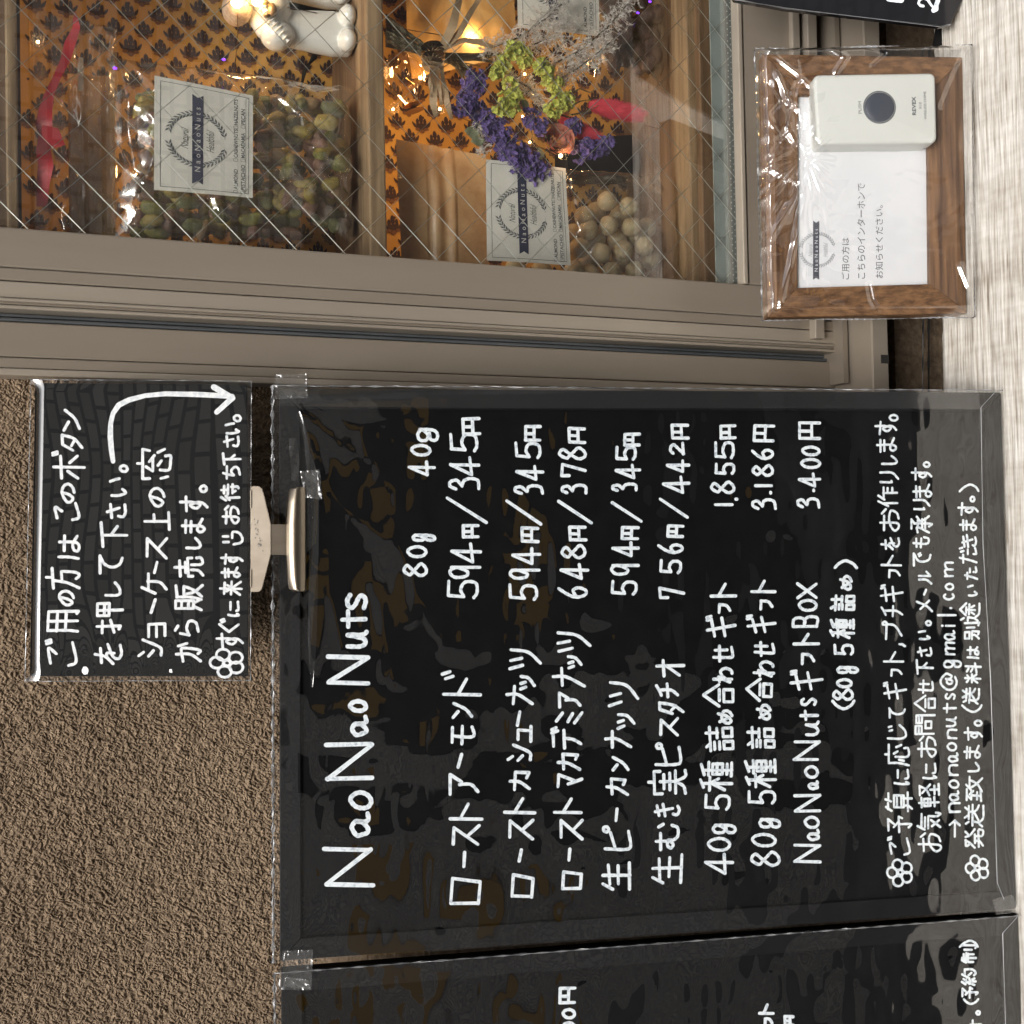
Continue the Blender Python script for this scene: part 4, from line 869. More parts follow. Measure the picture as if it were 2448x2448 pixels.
Fq = [(0, 1 + a, 1 + (a + 1) % 40) for a in range(40)] + [(1 + r * 40 + a, 1 + (r + 1) * 40 + a, 1 + (r + 1) * 40 + (a + 1) % 40, 1 + r * 40 + (a + 1) % 40) for r in range(3) for a in range(40)]
mb.add(V, Fq).build('push_button', M_button, pb, True)
V = []
for q, h in ((1.0, .0002), (1.05, .0004), (1.09, .0)):
    for a in range(40): V.append(cc + (e1 * math.cos(a * math.pi / 20) + e2 * math.sin(a * math.pi / 20)) * rad * q + inn_ * h)
MB().add(V, [(r * 40 + a, (r + 1) * 40 + a, (r + 1) * 40 + (a + 1) % 40, r * 40 + (a + 1) % 40) for r in range(2) for a in range(40)]).build('button_rim', M_ink, pb, True)
bm_ = MB()
for txt, y0, y1, x0, x1, b in (('PUSH', 620, 557, 937, 953, 0), ('REVEX', 631, 536, 1209, 1229, .03), ('X10', 601, 566, 1244, 1258, 0), ('WIRELESS CHIME', 653, 512, 1269, 1282, 0)):
    BS.text(bm_, txt, bst(0, y0)[0], bst(0, y1)[0], bst(x0, 0)[1], bst(x1, 0)[1], .0002, bold=b)
    if txt == 'PUSH': bm_.build('button_lettering', M_ink, pb); bm_ = MB()
bm_.build('button_lettering', M_ink, pb)
# cellophane round the frame: pulled into a knot of creases at the upper left of the button
fw = [P(*k3(x, y), IC) + inn_ * .0155 for x, y in ((462, 1655), (425, 275), (1528, 255), (1540, 1640))]
CRS = [(k, pts) for k, pts in enumerate(([(480, 850), (560, 730), (640, 470)], [(470, 290), (560, 360), (700, 490)], [(700, 860), (640, 1000), (560, 1400), (490, 1640)], [(500, 900), (560, 950), (640, 970), (655, 1050), (600, 1290), (520, 1560)],
        [(505, 620), (560, 560), (660, 450)], [(720, 830), (640, 780), (500, 860)], [(740, 790), (600, 600), (500, 480)], [(650, 990), (560, 1120), (490, 1240)], [(720, 850), (610, 960), (500, 1010)], [(1440, 1400), (1480, 1500)],
        [(975, 1480), (990, 1560), (1035, 1630)], [(700, 800), (560, 830), (490, 830)], [(700, 700), (600, 700), (520, 760)], [(690, 640), (590, 560), (530, 420)], [(1360, 600), (1440, 420), (1500, 300)], [(800, 300), (880, 350), (830, 420)], [(1000, 300), (1080, 330), (1010, 390)]))]
def wrap(s, t):
    X_ = s * .172; Y_ = t * .138; up = np.clip((.42 - t) / .42, 0, 1)
    h = .0010 * vnoise(s * 7, t * 6, 42) * (.12 + up) + .00045 * vnoise(s * 22, t * 19, 43) * (.08 + up) + .0013 * (1 - 2 * np.abs(vnoise(s * 13 + 2, t * 9, 45))) * up + .0015 * (1 - 2 * np.abs(vnoise(np.arctan2(t - .2, s - .58) * 7 + 30, np.hypot(s - .58, t - .2) * 9, 46))) * np.exp(-((s - .5) / .33) ** 2) * np.clip((.34 - t) / .2, 0, 1)
    for k, pts in CRS:
        q = [((1640 - y) / 1370 * .172, (x - 448) / 1090 * .138) for x, y in pts]; best = np.full_like(X_, 9.)
        for (x0, y0), (x1, y1) in zip(q[:-1], q[1:]):
            L2 = (x1 - x0) ** 2 + (y1 - y0) ** 2; u_ = np.clip(((X_ - x0) * (x1 - x0) + (Y_ - y0) * (y1 - y0)) / L2, 0, 1)
            best = np.minimum(best, np.hypot(X_ - x0 - u_ * (x1 - x0), Y_ - y0 - u_ * (y1 - y0)))
        h = h + (.0017 if k % 2 else -.0010) * np.exp(-(best / (.0011 + .0003 * (k % 4))) ** 2)
    e = np.minimum(np.minimum(s, 1 - s), np.minimum(t, 1 - t))
    return h - .008 * np.clip((.035 - e) / .035, 0, 1) ** 1.4
M_wrap = film('frame_cellophane', 1.8, .07, .0, bumps=((30, .3, .002),), base=.05)
grid('cellophane_wrap', fw, 280, 230, M_wrap, wrap, fr, inn_)
for i in range(4):
    j = (i + 1) % 4; pts = [fw[i] * (1 - t) + fw[j] * t - inn_ * .0085 + inn_ * .0010 * math.sin(t * 11 + i * 2) for t in np.linspace(0, 1, 30)]
    MB().tube(pts, [.0005 + .0002 * math.sin(k * .5) for k in range(30)], 6).build('wrap_fold', M_filmedge, fr, True)
# thin cable behind, dark stick
tag(MB().tube([P(2205 + 2 * math.sin(t * 5), v, WY(-.02)) for t, v in zip(np.linspace(0, 1, 20), np.linspace(120, 1700, 20))], .0007, 6).build('cable', mat('pale_cable', (.42, .43, .45), .4), None, True), 'thin pale cable running along the dark gap between sill and ledge', 'cable')
tag(MB().tube([P(2222 - 2 * math.sin(t * 4), v, WY(-.012)) for t, v in zip(np.linspace(0, 1, 20), np.linspace(120, 1700, 20))], .0011, 6).build('cable', M_dark, None, True), 'dark cable lying behind the pale one in the gap', 'cable')

# ---------------------------------------------------------------- black sign at the upper right corner
q3 = [k3(x, y) for x, y in ((335, 0), (590, 45), (1385, 137), (1442, 128), (1502, 0))]
b_t = P(1760, 0, WY(-.075)); b_b = P(2300, 0, HZ(ZL + .002)); bu = (b_t - b_b) / np.linalg.norm(b_t - b_b); bn = np.cross(bu, np.array([1., 0, 0])); bn /= np.linalg.norm(bn); bn = bn if bn[1] < 0 else -bn
BK = (b_b, bn)
pts = [P(u, v, BK) for u, v in [q3[0], q3[1], q3[2], q3[3], (2300, 0), (2318, -60), (2330, -420), (1700, -420), (1730, -40)]]
bs_ = empty('black_sign', pts[3], 'glossy black sign with white numerals leaning at the far right end of the ledge', 'sign')
bevel(MB().slab(pts[::-1], -bn * .004).build('panel', mat('glossy_black_panel', (.008, .008, .010), .18, coat=.6), bs_), .0004)
sb = MB()
two = [(1283, 22), (1278, 34), (1288, 46), (1300, 40), (1318, 22), (1345, 0), (1372, -20)]
for seg, w_ in ((((1194, 46), (1172, 42), (1158, 26), (1166, 0), (1195, -14), (1225, -2), (1252, 40), (1284, 72)), .0017), (((1268, 77), (1286, 68), (1288, 40), (1302, 0), (1300, -30)), .0030)):
    ribbon(sb, np.array([P(1817 + x / 3.0618, y / 3.0618, BK) for x, y in seg]), bn, w_, .0003 + len(sb.v) * 1e-6)
ribbon(sb, np.array([P(*k3(x, y), BK) for x, y in ((1125, -4), (1188, 2))]), bn, .0035, .0005)
sb.build('numeral', M_white, bs_)
bevel(MB().slab([P(*k3(x, y), WY(-.105)) for x, y in ((1392, 110), (1416, 110), (1404, 232), (1368, 232))], (0, .004, 0)).build('foot', M_blackrail, bs_), .0004)
MB().tube([P(u, v, BK) + bn * .0008 for u, v in [q3[0], q3[1], q3[2], q3[3]]], .0005, 5).build('edge_fold', M_filmedge, bs_, True)
# ---------------------------------------------------------------- display behind the glass
k2 = lambda x, y: (800 + x / 2.147, y / 2.147)
k1 = lambda x, y: (x / 2.147, y / 2.147)
XL, XH = XG - .10, .52
cr = empty('display_crate', (0.05, .09, P(1671, 400, WY(.035))[2] - .02), 'open wooden crate used as display shelves behind the wired glass', 'crate')
zt = lambda u, y, v=300: P(u, v, WY(y))[2]
z880, z921 = zt(880, .034), zt(921, .034)
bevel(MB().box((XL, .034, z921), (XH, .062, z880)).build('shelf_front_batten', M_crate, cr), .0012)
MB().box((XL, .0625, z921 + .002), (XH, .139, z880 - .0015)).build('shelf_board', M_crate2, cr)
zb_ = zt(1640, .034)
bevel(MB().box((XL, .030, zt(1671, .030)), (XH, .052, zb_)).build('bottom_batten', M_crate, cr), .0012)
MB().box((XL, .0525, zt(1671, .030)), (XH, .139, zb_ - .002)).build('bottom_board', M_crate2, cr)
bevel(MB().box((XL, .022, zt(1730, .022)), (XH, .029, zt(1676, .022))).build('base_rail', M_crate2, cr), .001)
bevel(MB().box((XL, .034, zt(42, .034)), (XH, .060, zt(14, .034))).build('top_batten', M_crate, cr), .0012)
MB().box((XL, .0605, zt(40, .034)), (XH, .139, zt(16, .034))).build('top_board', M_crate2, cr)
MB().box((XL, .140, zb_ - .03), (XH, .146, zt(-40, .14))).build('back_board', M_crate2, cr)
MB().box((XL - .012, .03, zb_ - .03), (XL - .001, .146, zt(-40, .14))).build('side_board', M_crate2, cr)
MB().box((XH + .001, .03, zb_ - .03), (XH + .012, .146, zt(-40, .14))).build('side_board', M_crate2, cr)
rb = MB().box((XL - .4, .60, .6), (1.2, .62, 2.4)); rb.box((XL - .42, .05, .6), (XL - .4, .62, 2.4)); rb.box((1.18, .05, .6), (1.2, .62, 2.4)); rb.box((XL - .4, .05, 2.36), (1.2, .62, 2.4))
rb.box((XL - .4, .0295, .6), (1.2, .60, zb_ - .035))
tag(rb.build('shop_interior', mat('dim_room_wall', (.16, .11, .07), .8)), kind='structure')
# ochre block-printed cloth
def cloth(name, u0, u1, y, lab):
    zt_, zb2 = zt(u0, y), zt(u1, y)
    e = empty(name, (.05, y, zb2), lab, 'cloth', 'ochre block printed cloths behind the shelves')
    relief = lambda X, Z: .0020 * math.sin(X * 48 + 2 * math.sin(Z * 30)) + .0010 * math.sin(Z * 70 + X * 25)
    nx, nz_ = 90, 50; xs_ = np.linspace(XL, XH, nx); zs_ = np.linspace(zb2, zt_, nz_)
    V = [(x, y + relief(x, z), z) for z in zs_ for x in xs_]
    mk('fabric', V, [(j * nx + i, j * nx + i + 1, (j + 1) * nx + i + 1, (j + 1) * nx + i) for j in range(nz_ - 1) for i in range(nx - 1)], M_cloth, e, True)
    o = P(*k1(585, 150), WY(y)); a = P(*k1(740, 168), WY(y)) - o; b = P(*k1(670, 243), WY(y)) - o
    dk, rs_ = MB(), MB(); sc = .0084
    det = a[0] * b[2] - a[2] * b[0]
    for i in range(-60, 90):
        for j in range(-60, 90):
            c = o + a * i + b * j
            if not (XG - .01 < c[0] < .50 and zb2 + .004 < c[2] < zt_ - .004): continue
            tl = random.uniform(-.13, .13) + .03; g = sc * random.uniform(.94, 1.06)
            ct, st = math.cos(tl), math.sin(tl)
            # local axes: fingers point to +x (right), spread along z
            def T(p, q): X = c[0] + g * (p * ct - q * st); Z = c[2] + g * (p * st + q * ct); return X, Z
            def blob(mb, p0, q0, rx, ry, an, k=8, off=.0004, jag=0):
                pts = []
                for m in range(k):
                    t = 6.28318 * m / k; r_ = 1 + jag * ((m % 2) - .5)
                    x_, y_ = rx * math.cos(t) * r_, ry * math.sin(t) * r_
                    X, Z = T(p0 + x_ * math.cos(an) - y_ * math.sin(an), q0 + x_ * math.sin(an) + y_ * math.cos(an)); pts.append((X, y + relief(X, Z) - off, Z))
                mb.add(pts, [tuple(range(k))])
            blob(dk, .50, 0, .40, .19, 0, 10, .0004)
            for sg in (-1, 1):
                blob(dk, .20, sg * .33, .33, .14, -sg * .18, 8, .00042 + sg * 1e-5); blob(dk, .40, sg * .36, .20, .10, -sg * .35, 6, .00046 + sg * 1e-5)
                blob(dk, -.02, sg * .62, .24, .13, sg * .55, 8, .0005 + sg * 1e-5); blob(dk, .16, sg * .76, .15, .07, sg * .2, 6, .00054 + sg * 1e-5)
            blob(dk, -.20, 0, .36, .56, 0, 12, .0006)
            for qq in (-.40, 0, .40): blob(rs_, -.38 - (.17 if qq == 0 else 0), qq, .20 if qq == 0 else .14, .22, 0, 8, .00085 + abs(qq) * 1e-5)
            if random.random() < .35: blob(dk, -.6, 1.0, .12, .12, 0, 7, .0005)
    tag(dk.build('printed_motifs', M_motif, e), kind='stuff'); tag(rs_.build('printed_motif_highlights', M_motif2, e), kind='stuff')
cloth('printed_cloth', 50, 820, .128, 'ochre cloth with brown hand shaped block print behind the upper shelf')
cloth('printed_cloth', 905, 1500, .130, 'ochre cloth with brown hand shaped block print behind the hanging bouquet')

# ---------------------------------------------------------------- bags
def pillow(name, cor, y, depth, lab, m, seed, amp=.003, group=None, nu=110, nv=110, cre=()):
    """clear bag: front sheet bulging towards the glass and a flat back sheet"""
    c = [P(u, v, WY(y)) for u, v in cor]
    e = empty(name, (c[2] + c[3]) / 2 + np.array([0, .0, 0]), lab, 'bag', group)
    def f(s, t):
        b = (np.clip(4 * s * (1 - s), 0, 1) ** .5) * (np.clip(4 * t * (1 - t), 0, 1) ** .5)
        h = depth * b + amp * vnoise(s * 5 + seed, t * 5, seed) * (.25 + b) + amp * .7 * (1 - 2.2 * np.abs(vnoise(s * 8, t * 8 + seed, seed + 1))) * (1.2 - b) + amp * .25 * vnoise(s * 21, t * 21, seed + 2)
        if cre:
            W_ = np.linalg.norm(c[1] - c[0]); H_ = np.linalg.norm(c[3] - c[0]); n0 = (c[1] - c[0]) / W_; n1 = (c[3] - c[0]) / H_
            for k, pts in enumerate(cre):
                q = [((P(u, v, WY(y)) - c[0]) @ n0, (P(u, v, WY(y)) - c[0]) @ n1) for u, v in pts]; best = np.full_like(s, 9.)
                for (x0, y0), (x1, y1) in zip(q[:-1], q[1:]):
                    L2 = (x1 - x0) ** 2 + (y1 - y0) ** 2; u_ = np.clip(((s * W_ - x0) * (x1 - x0) + (t * H_ - y0) * (y1 - y0)) / L2, 0, 1)
                    best = np.minimum(best, np.hypot(s * W_ - x0 - u_ * (x1 - x0), t * H_ - y0 - u_ * (y1 - y0)))
                h = h + .0024 * np.exp(-(best / .0020) ** 2)
        return h
    grid('front_film', c, nu, nv, m, f, e, np.array([0, -1., 0]))
    return e, c
GB = 'clear bags of nuts in the window'
bagA, cA = pillow('nut_bag', [k1(575, 1250), k1(550, 300), k1(1800, 455), k1(1812, 1262)], .052, .022, 'clear cellophane bag of green pistachios on the upper shelf', M_crinkle, 51, group=GB, cre=([(256, 145), (278, 223), (290, 334), (308, 419), (338, 445)], [(338, 445), (350, 400), (362, 320), (358, 290)], [(285, 260), (320, 280), (345, 310)], [(270, 150), (310, 180), (345, 230)], [(823, 390), (812, 458), (830, 500), (835, 570)], [(725, 385), (765, 380), (795, 350), (800, 300)], [(640, 255), (690, 300), (700, 330)], [(500, 500), (520, 560)], [(600, 235), (660, 225), (720, 235), (780, 225)]))
la = [P(*k1(x, y), WY(.026)) for x, y in ((790, 975), (793, 388), (1300, 490), (1297, 1016))]
nut_label('paper_label', la, np.array([0, -1., 0]), 'white paper label with wreath print on the pistachio bag', .0005)
lb = [P(*k2(x, y), WY(.032)) for x, y in ((780, 1338), (778, 818), (1188, 862), (1212, 1362))]
nut_label('paper_label', lb, np.array([0, -1., 0]), 'white paper label partly hidden by the purple flowers, above the macadamia nuts', .0008)
lc = [P(*k2(x, y), WY(.050)) for x, y in ((940, 142), (928, -400), (1352, -360), (1360, 186))]
nut_label('paper_label', lc, np.array([0, -1., 0]), 'white paper label at the top edge of the picture behind the pale dried sprigs', .0005)

def blob_mesh(name, r, m, seed, bumpy=.06):
    mb = MB().ball((0, 0, 0), r, 14, 10); V = []
    for p in mb.v:
        v = Vector(p); k = 1 + bumpy * noise.noise(v * 260 + Vector((seed, 0, 0))); V.append(tuple(v * k))
    me = bpy.data.meshes.new(name); me.from_pydata(V, [], mb.f); me.polygons.foreach_set('use_smooth', [True] * len(mb.f)); me.materials.append(m); return me
def put(name, me, loc, rot, lab, cat, group, sc=1):
    o = bpy.data.objects.new(name, me); COL.objects.link(o); o.location = Vector([float(x) for x in loc]); o.rotation_euler = rot; o.scale = (sc,) * 3
    return tag(o, lab, cat, group)
pcol = [((.10, .125, .03), (.27, .25, .06)), ((.26, .20, .05), (.44, .34, .08)), ((.13, .075, .055), (.24, .13, .09)), ((.20, .10, .10), (.28, .16, .10)), ((.09, .12, .04), (.17, .17, .07)), ((.30, .20, .10), (.40, .26, .13))]
pm = [blob_mesh('pistachio', (.0072, .0044, .0040), mat('pistachio_skin_%s' % n_, a, .55, b, 260), i, .25) for i, (n_, (a, b)) in enumerate(zip(('green', 'yellow', 'brown', 'red', 'dark', 'tan'), pcol))]
pn = 0
for i in range(395):
    u = random.uniform(330, 820); v = random.uniform(232 + max(0, (u - 600)) * .05, 560)
    if 372 < u < 600 and 195 < v < 455 and random.random() < .8: continue
    y = random.uniform(.046, .088); rim = min(u - 300, 845 - u, 585 - v, v - 215)
    if rim < 14: continue
    q_ = random.choice((0, 0, 1, 1, 2, 3, 4, 5)); put('pistachio', pm[q_], P(u, v, WY(y)), (random.uniform(0, 6), random.uniform(0, 6), random.uniform(0, 6)), ('olive green', 'yellow green', 'brown skinned', 'reddish skinned', 'dark green', 'tan skinned')[q_] + ' shelled pistachio lying in the clear bag on the upper shelf', 'nut', 'pistachios in the clear bag', random.uniform(.85, 1.2)); pn += 1
# macadamia bag
bagB, cB = pillow('nut_bag', [k2(1190, 1480), k2(1180, 870), k2(1740, 905), k2(1760, 1480)], .050, .016, 'clear bag of round pale macadamia nuts below the hanging bouquet', M_crinkle, 61, .0016, GB)
M_mac = mat('macadamia_skin', (.36, .28, .155), .5, (.48, .40, .25), 120, bump=.15, bscale=300, sss=.1)
mm = [blob_mesh('macadamia', (.0078, .0077, .0074), M_mac, 20 + i, .07) for i in range(3)]
for x, y in ((1398, 1032), (1510, 1062), (1282, 1112), (1406, 1158), (1524, 1165), (1258, 1272), (1366, 1300), (1482, 1288), (1590, 1262), (1540, 1392), (1420, 1395), (930, 1376), (1062, 1392), (1232, 1392), (1310, 1410), (1300, 1178)):
    put('macadamia', random.choice(mm), P(*k2(x, y), WY(.058)), (random.uniform(0, 6),) * 3, 'round pale macadamia nut in the clear bag', 'nut', 'macadamia nuts in the clear bag', random.uniform(.93, 1.03))
for x, y in ((1340, 1090), (1460, 1110), (1340, 1230), (1450, 1230), (1550, 1210), (1600, 1170), (1300, 1350), (1470, 1350), (1230, 1200), (1620, 1330)):
    put('macadamia', random.choice(mm), P(*k2(x, y), WY(.072)), (random.uniform(0, 6),) * 3, 'round pale macadamia nut in the clear bag', 'nut', 'macadamia nuts in the clear bag', 1)
# bag of dark nuts at the top edge
bagC, cC = pillow('nut_bag', [k2(1330, 470), k2(1330, -300), k2(1720, -300), k2(1710, 490)], .062, .012, 'clear bag of dark brown pecans under the paper label at the top edge', M_crinkle, 71, .0016, GB)
pk = [blob_mesh('pecan', (.012, .006, .0065), mat('pecan_skin', (.075, .045, .04), .6, (.14, .085, .075), 200), 40 + i, .3) for i in range(2)]
for i in range(26):
    u = random.uniform(1440, 1575); v = random.uniform(-60, 165)
    put('pecan', random.choice(pk), P(u, v, WY(random.uniform(.070, .09))), (random.uniform(0, 6), random.uniform(0, 6), 0), 'dark brown pecan in the clear bag at the top edge', 'nut', 'pecans in the clear bag', 1.1)
# tall gift bag with the red ribbon
bagR, cR = pillow('gift_bag', [k1(165, 1300), k1(150, 40), k1(600, 150), k1(600, 1300)], .066, .010, 'tall clear gift bag with a brown packet and a red ribbon', M_crinkle, 81, .0025, 'gift bags in the window')
grid('brown_packet', [P(*k1(x, y), WY(.082)) for x, y in ((355, 1320), (345, 380), (585, 390), (590, 1320))], 30, 60, mat('kraft_brown_packet', (.26, .135, .045), .6, (.40, .24, .10), 30, (1, 1, .3)), lambda s, t: .006 * np.sin(np.pi * s) * np.ones_like(t) + .0016 * vnoise(s * 9, t * 4, 5), bagR, np.array([0, -1., 0]))
rp = [(385, 60), (392, 140), (362, 215), (335, 310), (290, 400), (250, 490), (232, 570), (225, 640), (232, 700), (222, 770), (235, 850), (220, 950), (215, 1060)]
wd = [6, 20, 30, 26, 22, 27, 36, 44, 34, 38, 40, 34, 28]
mb = MB(); Lf, Rt = [], []
for i, ((x, y), w_) in enumerate(zip(rp, wd)):
    Lf.append(P(*k1(x - w_, y), WY(.045 + .003 * math.sin(i * 1.9)))); Rt.append(P(*k1(x + w_, y), WY(.045 + .003 * math.cos(i * 1.5))))
V = []
for i in range(len(rp) - 1):
    for t in np.linspace(0, 1, 5, endpoint=(i == len(rp) - 2)):
        V += [Lf[i] * (1 - t) + Lf[i + 1] * t, Rt[i] * (1 - t) + Rt[i + 1] * t]
mb.add(V, [(i, i + 1, i + 3, i + 2) for i in range(0, len(V) - 2, 2)])
M_red = mat('red_satin', (.30, .012, .018), .35, (.42, .02, .03), 60, sheen=.4)
rr = mb.build('ribbon', M_red, bagR, True)
MB().add([tuple(P(*k1(x, y), WY(.041))) for x, y in ((215, 640), (300, 660), (335, 745), (270, 760), (215, 700))], [(0, 1, 2, 3, 4)]).build('ribbon', M_red, bagR)
grid('small_tag', [P(*k1(x, y), WY(.058)) for x, y in ((398, 465), (398, 295), (428, 295), (430, 465))], 2, 2, mat('cream_tag', (.45, .36, .25), .7), None, bagR)

# packets and boxes in the lower compartment
gp = [P(u, v, WY(.098)) for u, v in ((985, 190), (950, -160), (1230, -160), (1235, 150))]
e = empty('gold_bag', (gp[2] + gp[3]) / 2, 'glowing gold cellophane bag behind the bouquet stems', 'bag', 'gift bags in the window')
grid('gold_film', gp, 60, 40, M_gold, lambda s, t: .004 * vnoise(s * 4, t * 7, 3) + .010 * np.sin(np.pi * t), e, np.array([0, -1., 0]))
tp_ = [P(*k2(x, y), WY(.066)) for x, y in ((345, 1420), (315, 712), (775, 800), (790, 1420))]
e = empty('tan_packet', (tp_[2] + tp_[3]) / 2, 'blurry translucent tan packet left of the partly hidden paper label', 'packet')
M_tan = mat('tan_packet_film', (.36, .20, .09), .4, (.50, .33, .17), 42, contrast=(.38, .62), coat=.3)
grid('packet_film', tp_, 60, 60, M_tan, lambda s, t: .004 * np.sin(np.pi * s) * np.sin(np.pi * t) + .0012 * np.sin(t * 34) * (t > .3) * (t < .62) + .001 * vnoise(s * 6, t * 3, 14), e, np.array([0, -1., 0]))
bx = [P(*k2(x, y), WY(.10)) for x, y in ((1190, 905), (1190, 712), (1530, 690), (1530, 905))]
tag(bevel(MB().slab(bx, (0, .022, 0)).build('black_box', mat('matt_black_card', (.008, .008, .009), .6)), .001), 'small black box behind the pink bunny tail grass', 'box')
# empty glass jar / bulb ornament
bj = empty('glass_bulb', P(*k2(400, 560), WY(.070)), 'clear glass light bulb ornament beside the bouquet stems', 'light bulb')
M_clear = film('clear_glass', 1.3, .02, .0, bumps=(), base=.05, tint=(1, .95, .85))
ctr = P(*k2(360, 400), WY(.075))
ax_ = P(*k2(400, 530), WY(.075)) - ctr; Lb = np.linalg.norm(ax_); ax_ /= Lb; sx = np.cross(ax_, np.array([0, 1., 0])); rings = []
for q, r_ in ((-1.0, .02), (-.92, .35), (-.7, .62), (-.35, .8), (0, .82), (.35, .7), (.65, .48), (.9, .33), (1.05, .3)):
    rings.append([ctr + ax_ * Lb * q + (sx * math.cos(a * .3927) + np.array([0, 1., 0]) * math.sin(a * .3927)) * Lb * r_ for a in range(16)])
V = [p for r_ in rings for p in r_]
mk('bulb_glass', V, [(i * 16 + a, i * 16 + (a + 1) % 16, (i + 1) * 16 + (a + 1) % 16, (i + 1) * 16 + a) for i in range(8) for a in range(16)], M_clear, bj, True)
e_t = ctr + ax_ * Lb * 1.05
MB().tube([e_t, e_t + ax_ * Lb * .25], Lb * .42, 12).build('bulb_cap', mat('brass', (.35, .18, .06), .4, metal=.8), bj)
for s_ in (-1, 1): MB().tube([e_t + sx * s_ * Lb * .15, ctr + sx * s_ * Lb * .3 + ax_ * Lb * .3, ctr + sx * s_ * Lb * .05], .0003, 4).build('filament', mat('filament_wire', (.5, .35, .15), .3, metal=.6), bj)

# ---------------------------------------------------------------- porcelain figurine
def figurine(name, du, lab, y=.072):
    """standing angel, real axes: built from the photo's outline, z up"""
    g = lambda x, yy: P(k1(x, yy)[0], k1(x, yy)[1] + du, WY(y))
    zf = z880 - .0015
    top = g(1155, 105); foot = g(1800, 165); H = top[2] - zf; cx = (g(1500, 150))[0]; m = 1 / 2.147 / F * .83
    e = empty(name, (cx, y, zf), lab, 'figurine', 'white porcelain figurines')
    zz = lambda x: zf + (1805 - x) * m * 1.0
    X = lambda yy: cx + (160 - yy) * m
    def fuse(nm, mbs, mt, vox=.0007, sm=6):
        o = mbs.build(nm, mt, e, True); r = o.modifiers.new('r', 'REMESH'); r.mode = 'VOXEL'; r.voxel_size = vox; r.use_smooth_shade = True
        s_ = o.modifiers.new('s', 'SMOOTH'); s_.iterations = sm; return o
    b = MB(); n = 26; prof = [(1795, 66, 150), (1780, 74, 152), (1700, 78, 155), (1600, 72, 158), (1520, 66, 160), (1450, 62, 160), (1390, 66, 150), (1340, 60, 135), (1300, 36, 115), (1290, 8, 110)]
    rings = [[(X(c) + w_ * 1.42 * m * math.cos(a * 2 * math.pi / n), y + w_ * 1.05 * m * math.sin(a * 2 * math.pi / n), zz(x)) for a in range(n)] for x, w_, c in prof]
    V = [p for r_ in rings for p in r_]
    b.add(V, [(i * n + a, i * n + (a + 1) % n, (i + 1) * n + (a + 1) % n, (i + 1) * n + a) for i in range(len(prof) - 1) for a in range(n)] + [tuple(range(n))[::-1], tuple((len(prof) - 1) * n + a for a in range(n))])
    for yy in (90, 210): b.ball((X(yy), y - .011, zz(1755)), (56 * m, .009, 44 * m), 14, 10)       # shoes
    b.ball((X(90), y - .002, zz(1395)), (118 * m, .016, 92 * m), 18, 12)                         # cape, right side raised
    b.ball((X(215), y - .004, zz(1420)), (70 * m, .013, 80 * m), 18, 12)
    fuse('robe', b, M_porc)
    w2 = MB()
    w2.tube([(X(45 + 225 * t), y - .0165 + .002 * t, zz(1290 + 170 * t ** 1.3)) for t in np.linspace(0, 1, 14)], [.0026 + .0022 * math.sin(math.pi * t) for t in np.linspace(0, 1, 14)], 12)   # rolled scarf edge
    fuse('scarf', w2, M_porc, .0006, 4)
    h = MB().ball((X(112), y - .004, zz(1232)), (76 * m, .0150, 70 * m), 24, 18)
    hd = h.build('head', M_porcface, e, True)
    fm = MB()
    for q in (88, 132): fm.ball((X(q), y - .0182, zz(1205 + (4 if q > 100 else 0))), (.0010, .0006, .0018), 8, 6)
    fm.build('eyes', M_ink, e, True)
    MB().ball((X(108), y - .0192, zz(1232)), (.0016, .0012, .0014), 10, 8).build('nose', M_porcface, e, True)
    MB().tube([(X(98), y - .0178, zz(1252)), (X(108), y - .0182, zz(1257)), (X(118), y - .0178, zz(1252))], .0004, 5).build('mouth', mat('faded_red', (.35, .12, .08), .5), e, True)
    bk = MB(); bk.ball((X(150), y - .0205, zz(1375)), (34 * m, .0035, 22 * m), 14, 8); bk.ball((X(118), y - .020, zz(1345)), (11 * m, .003, 16 * m), 10, 8); bk.ball((X(180), y - .020, zz(1348)), (11 * m, .003, 14 * m), 10, 8)
    fuse('brown_bird', bk, M_brownglaze, .0005, 2)
    return e
figurine('angel_figurine', 0, 'white porcelain angel with speckled face holding a small brown shape on the upper shelf')
figurine('angel_figurine', -112, 'white porcelain figurine mostly cut off by the top edge, beside the whole angel', .085)
MB_ = tag(bevel(MB().slab([P(u, v, WY(.112)) for u, v in ((690, 46), (690, -120), (842, -120), (842, 46))], (0, .01, 0)).build('dark_tin', mat('dark_green_tin', (.012, .014, .012), .35)), .001), 'dark tin standing behind the porcelain angel', 'tin')
tag(MB().tube([P(712, 245, WY(.10)), P(728, 170, WY(.098)), P(752, 135, WY(.10)), P(745, 100, WY(.10))], [.0012, .0016, .0022, .001], 6).build('dark_twig', M_dark, None, True), 'black curved stick against the cloth right of the pistachio label', 'stick')

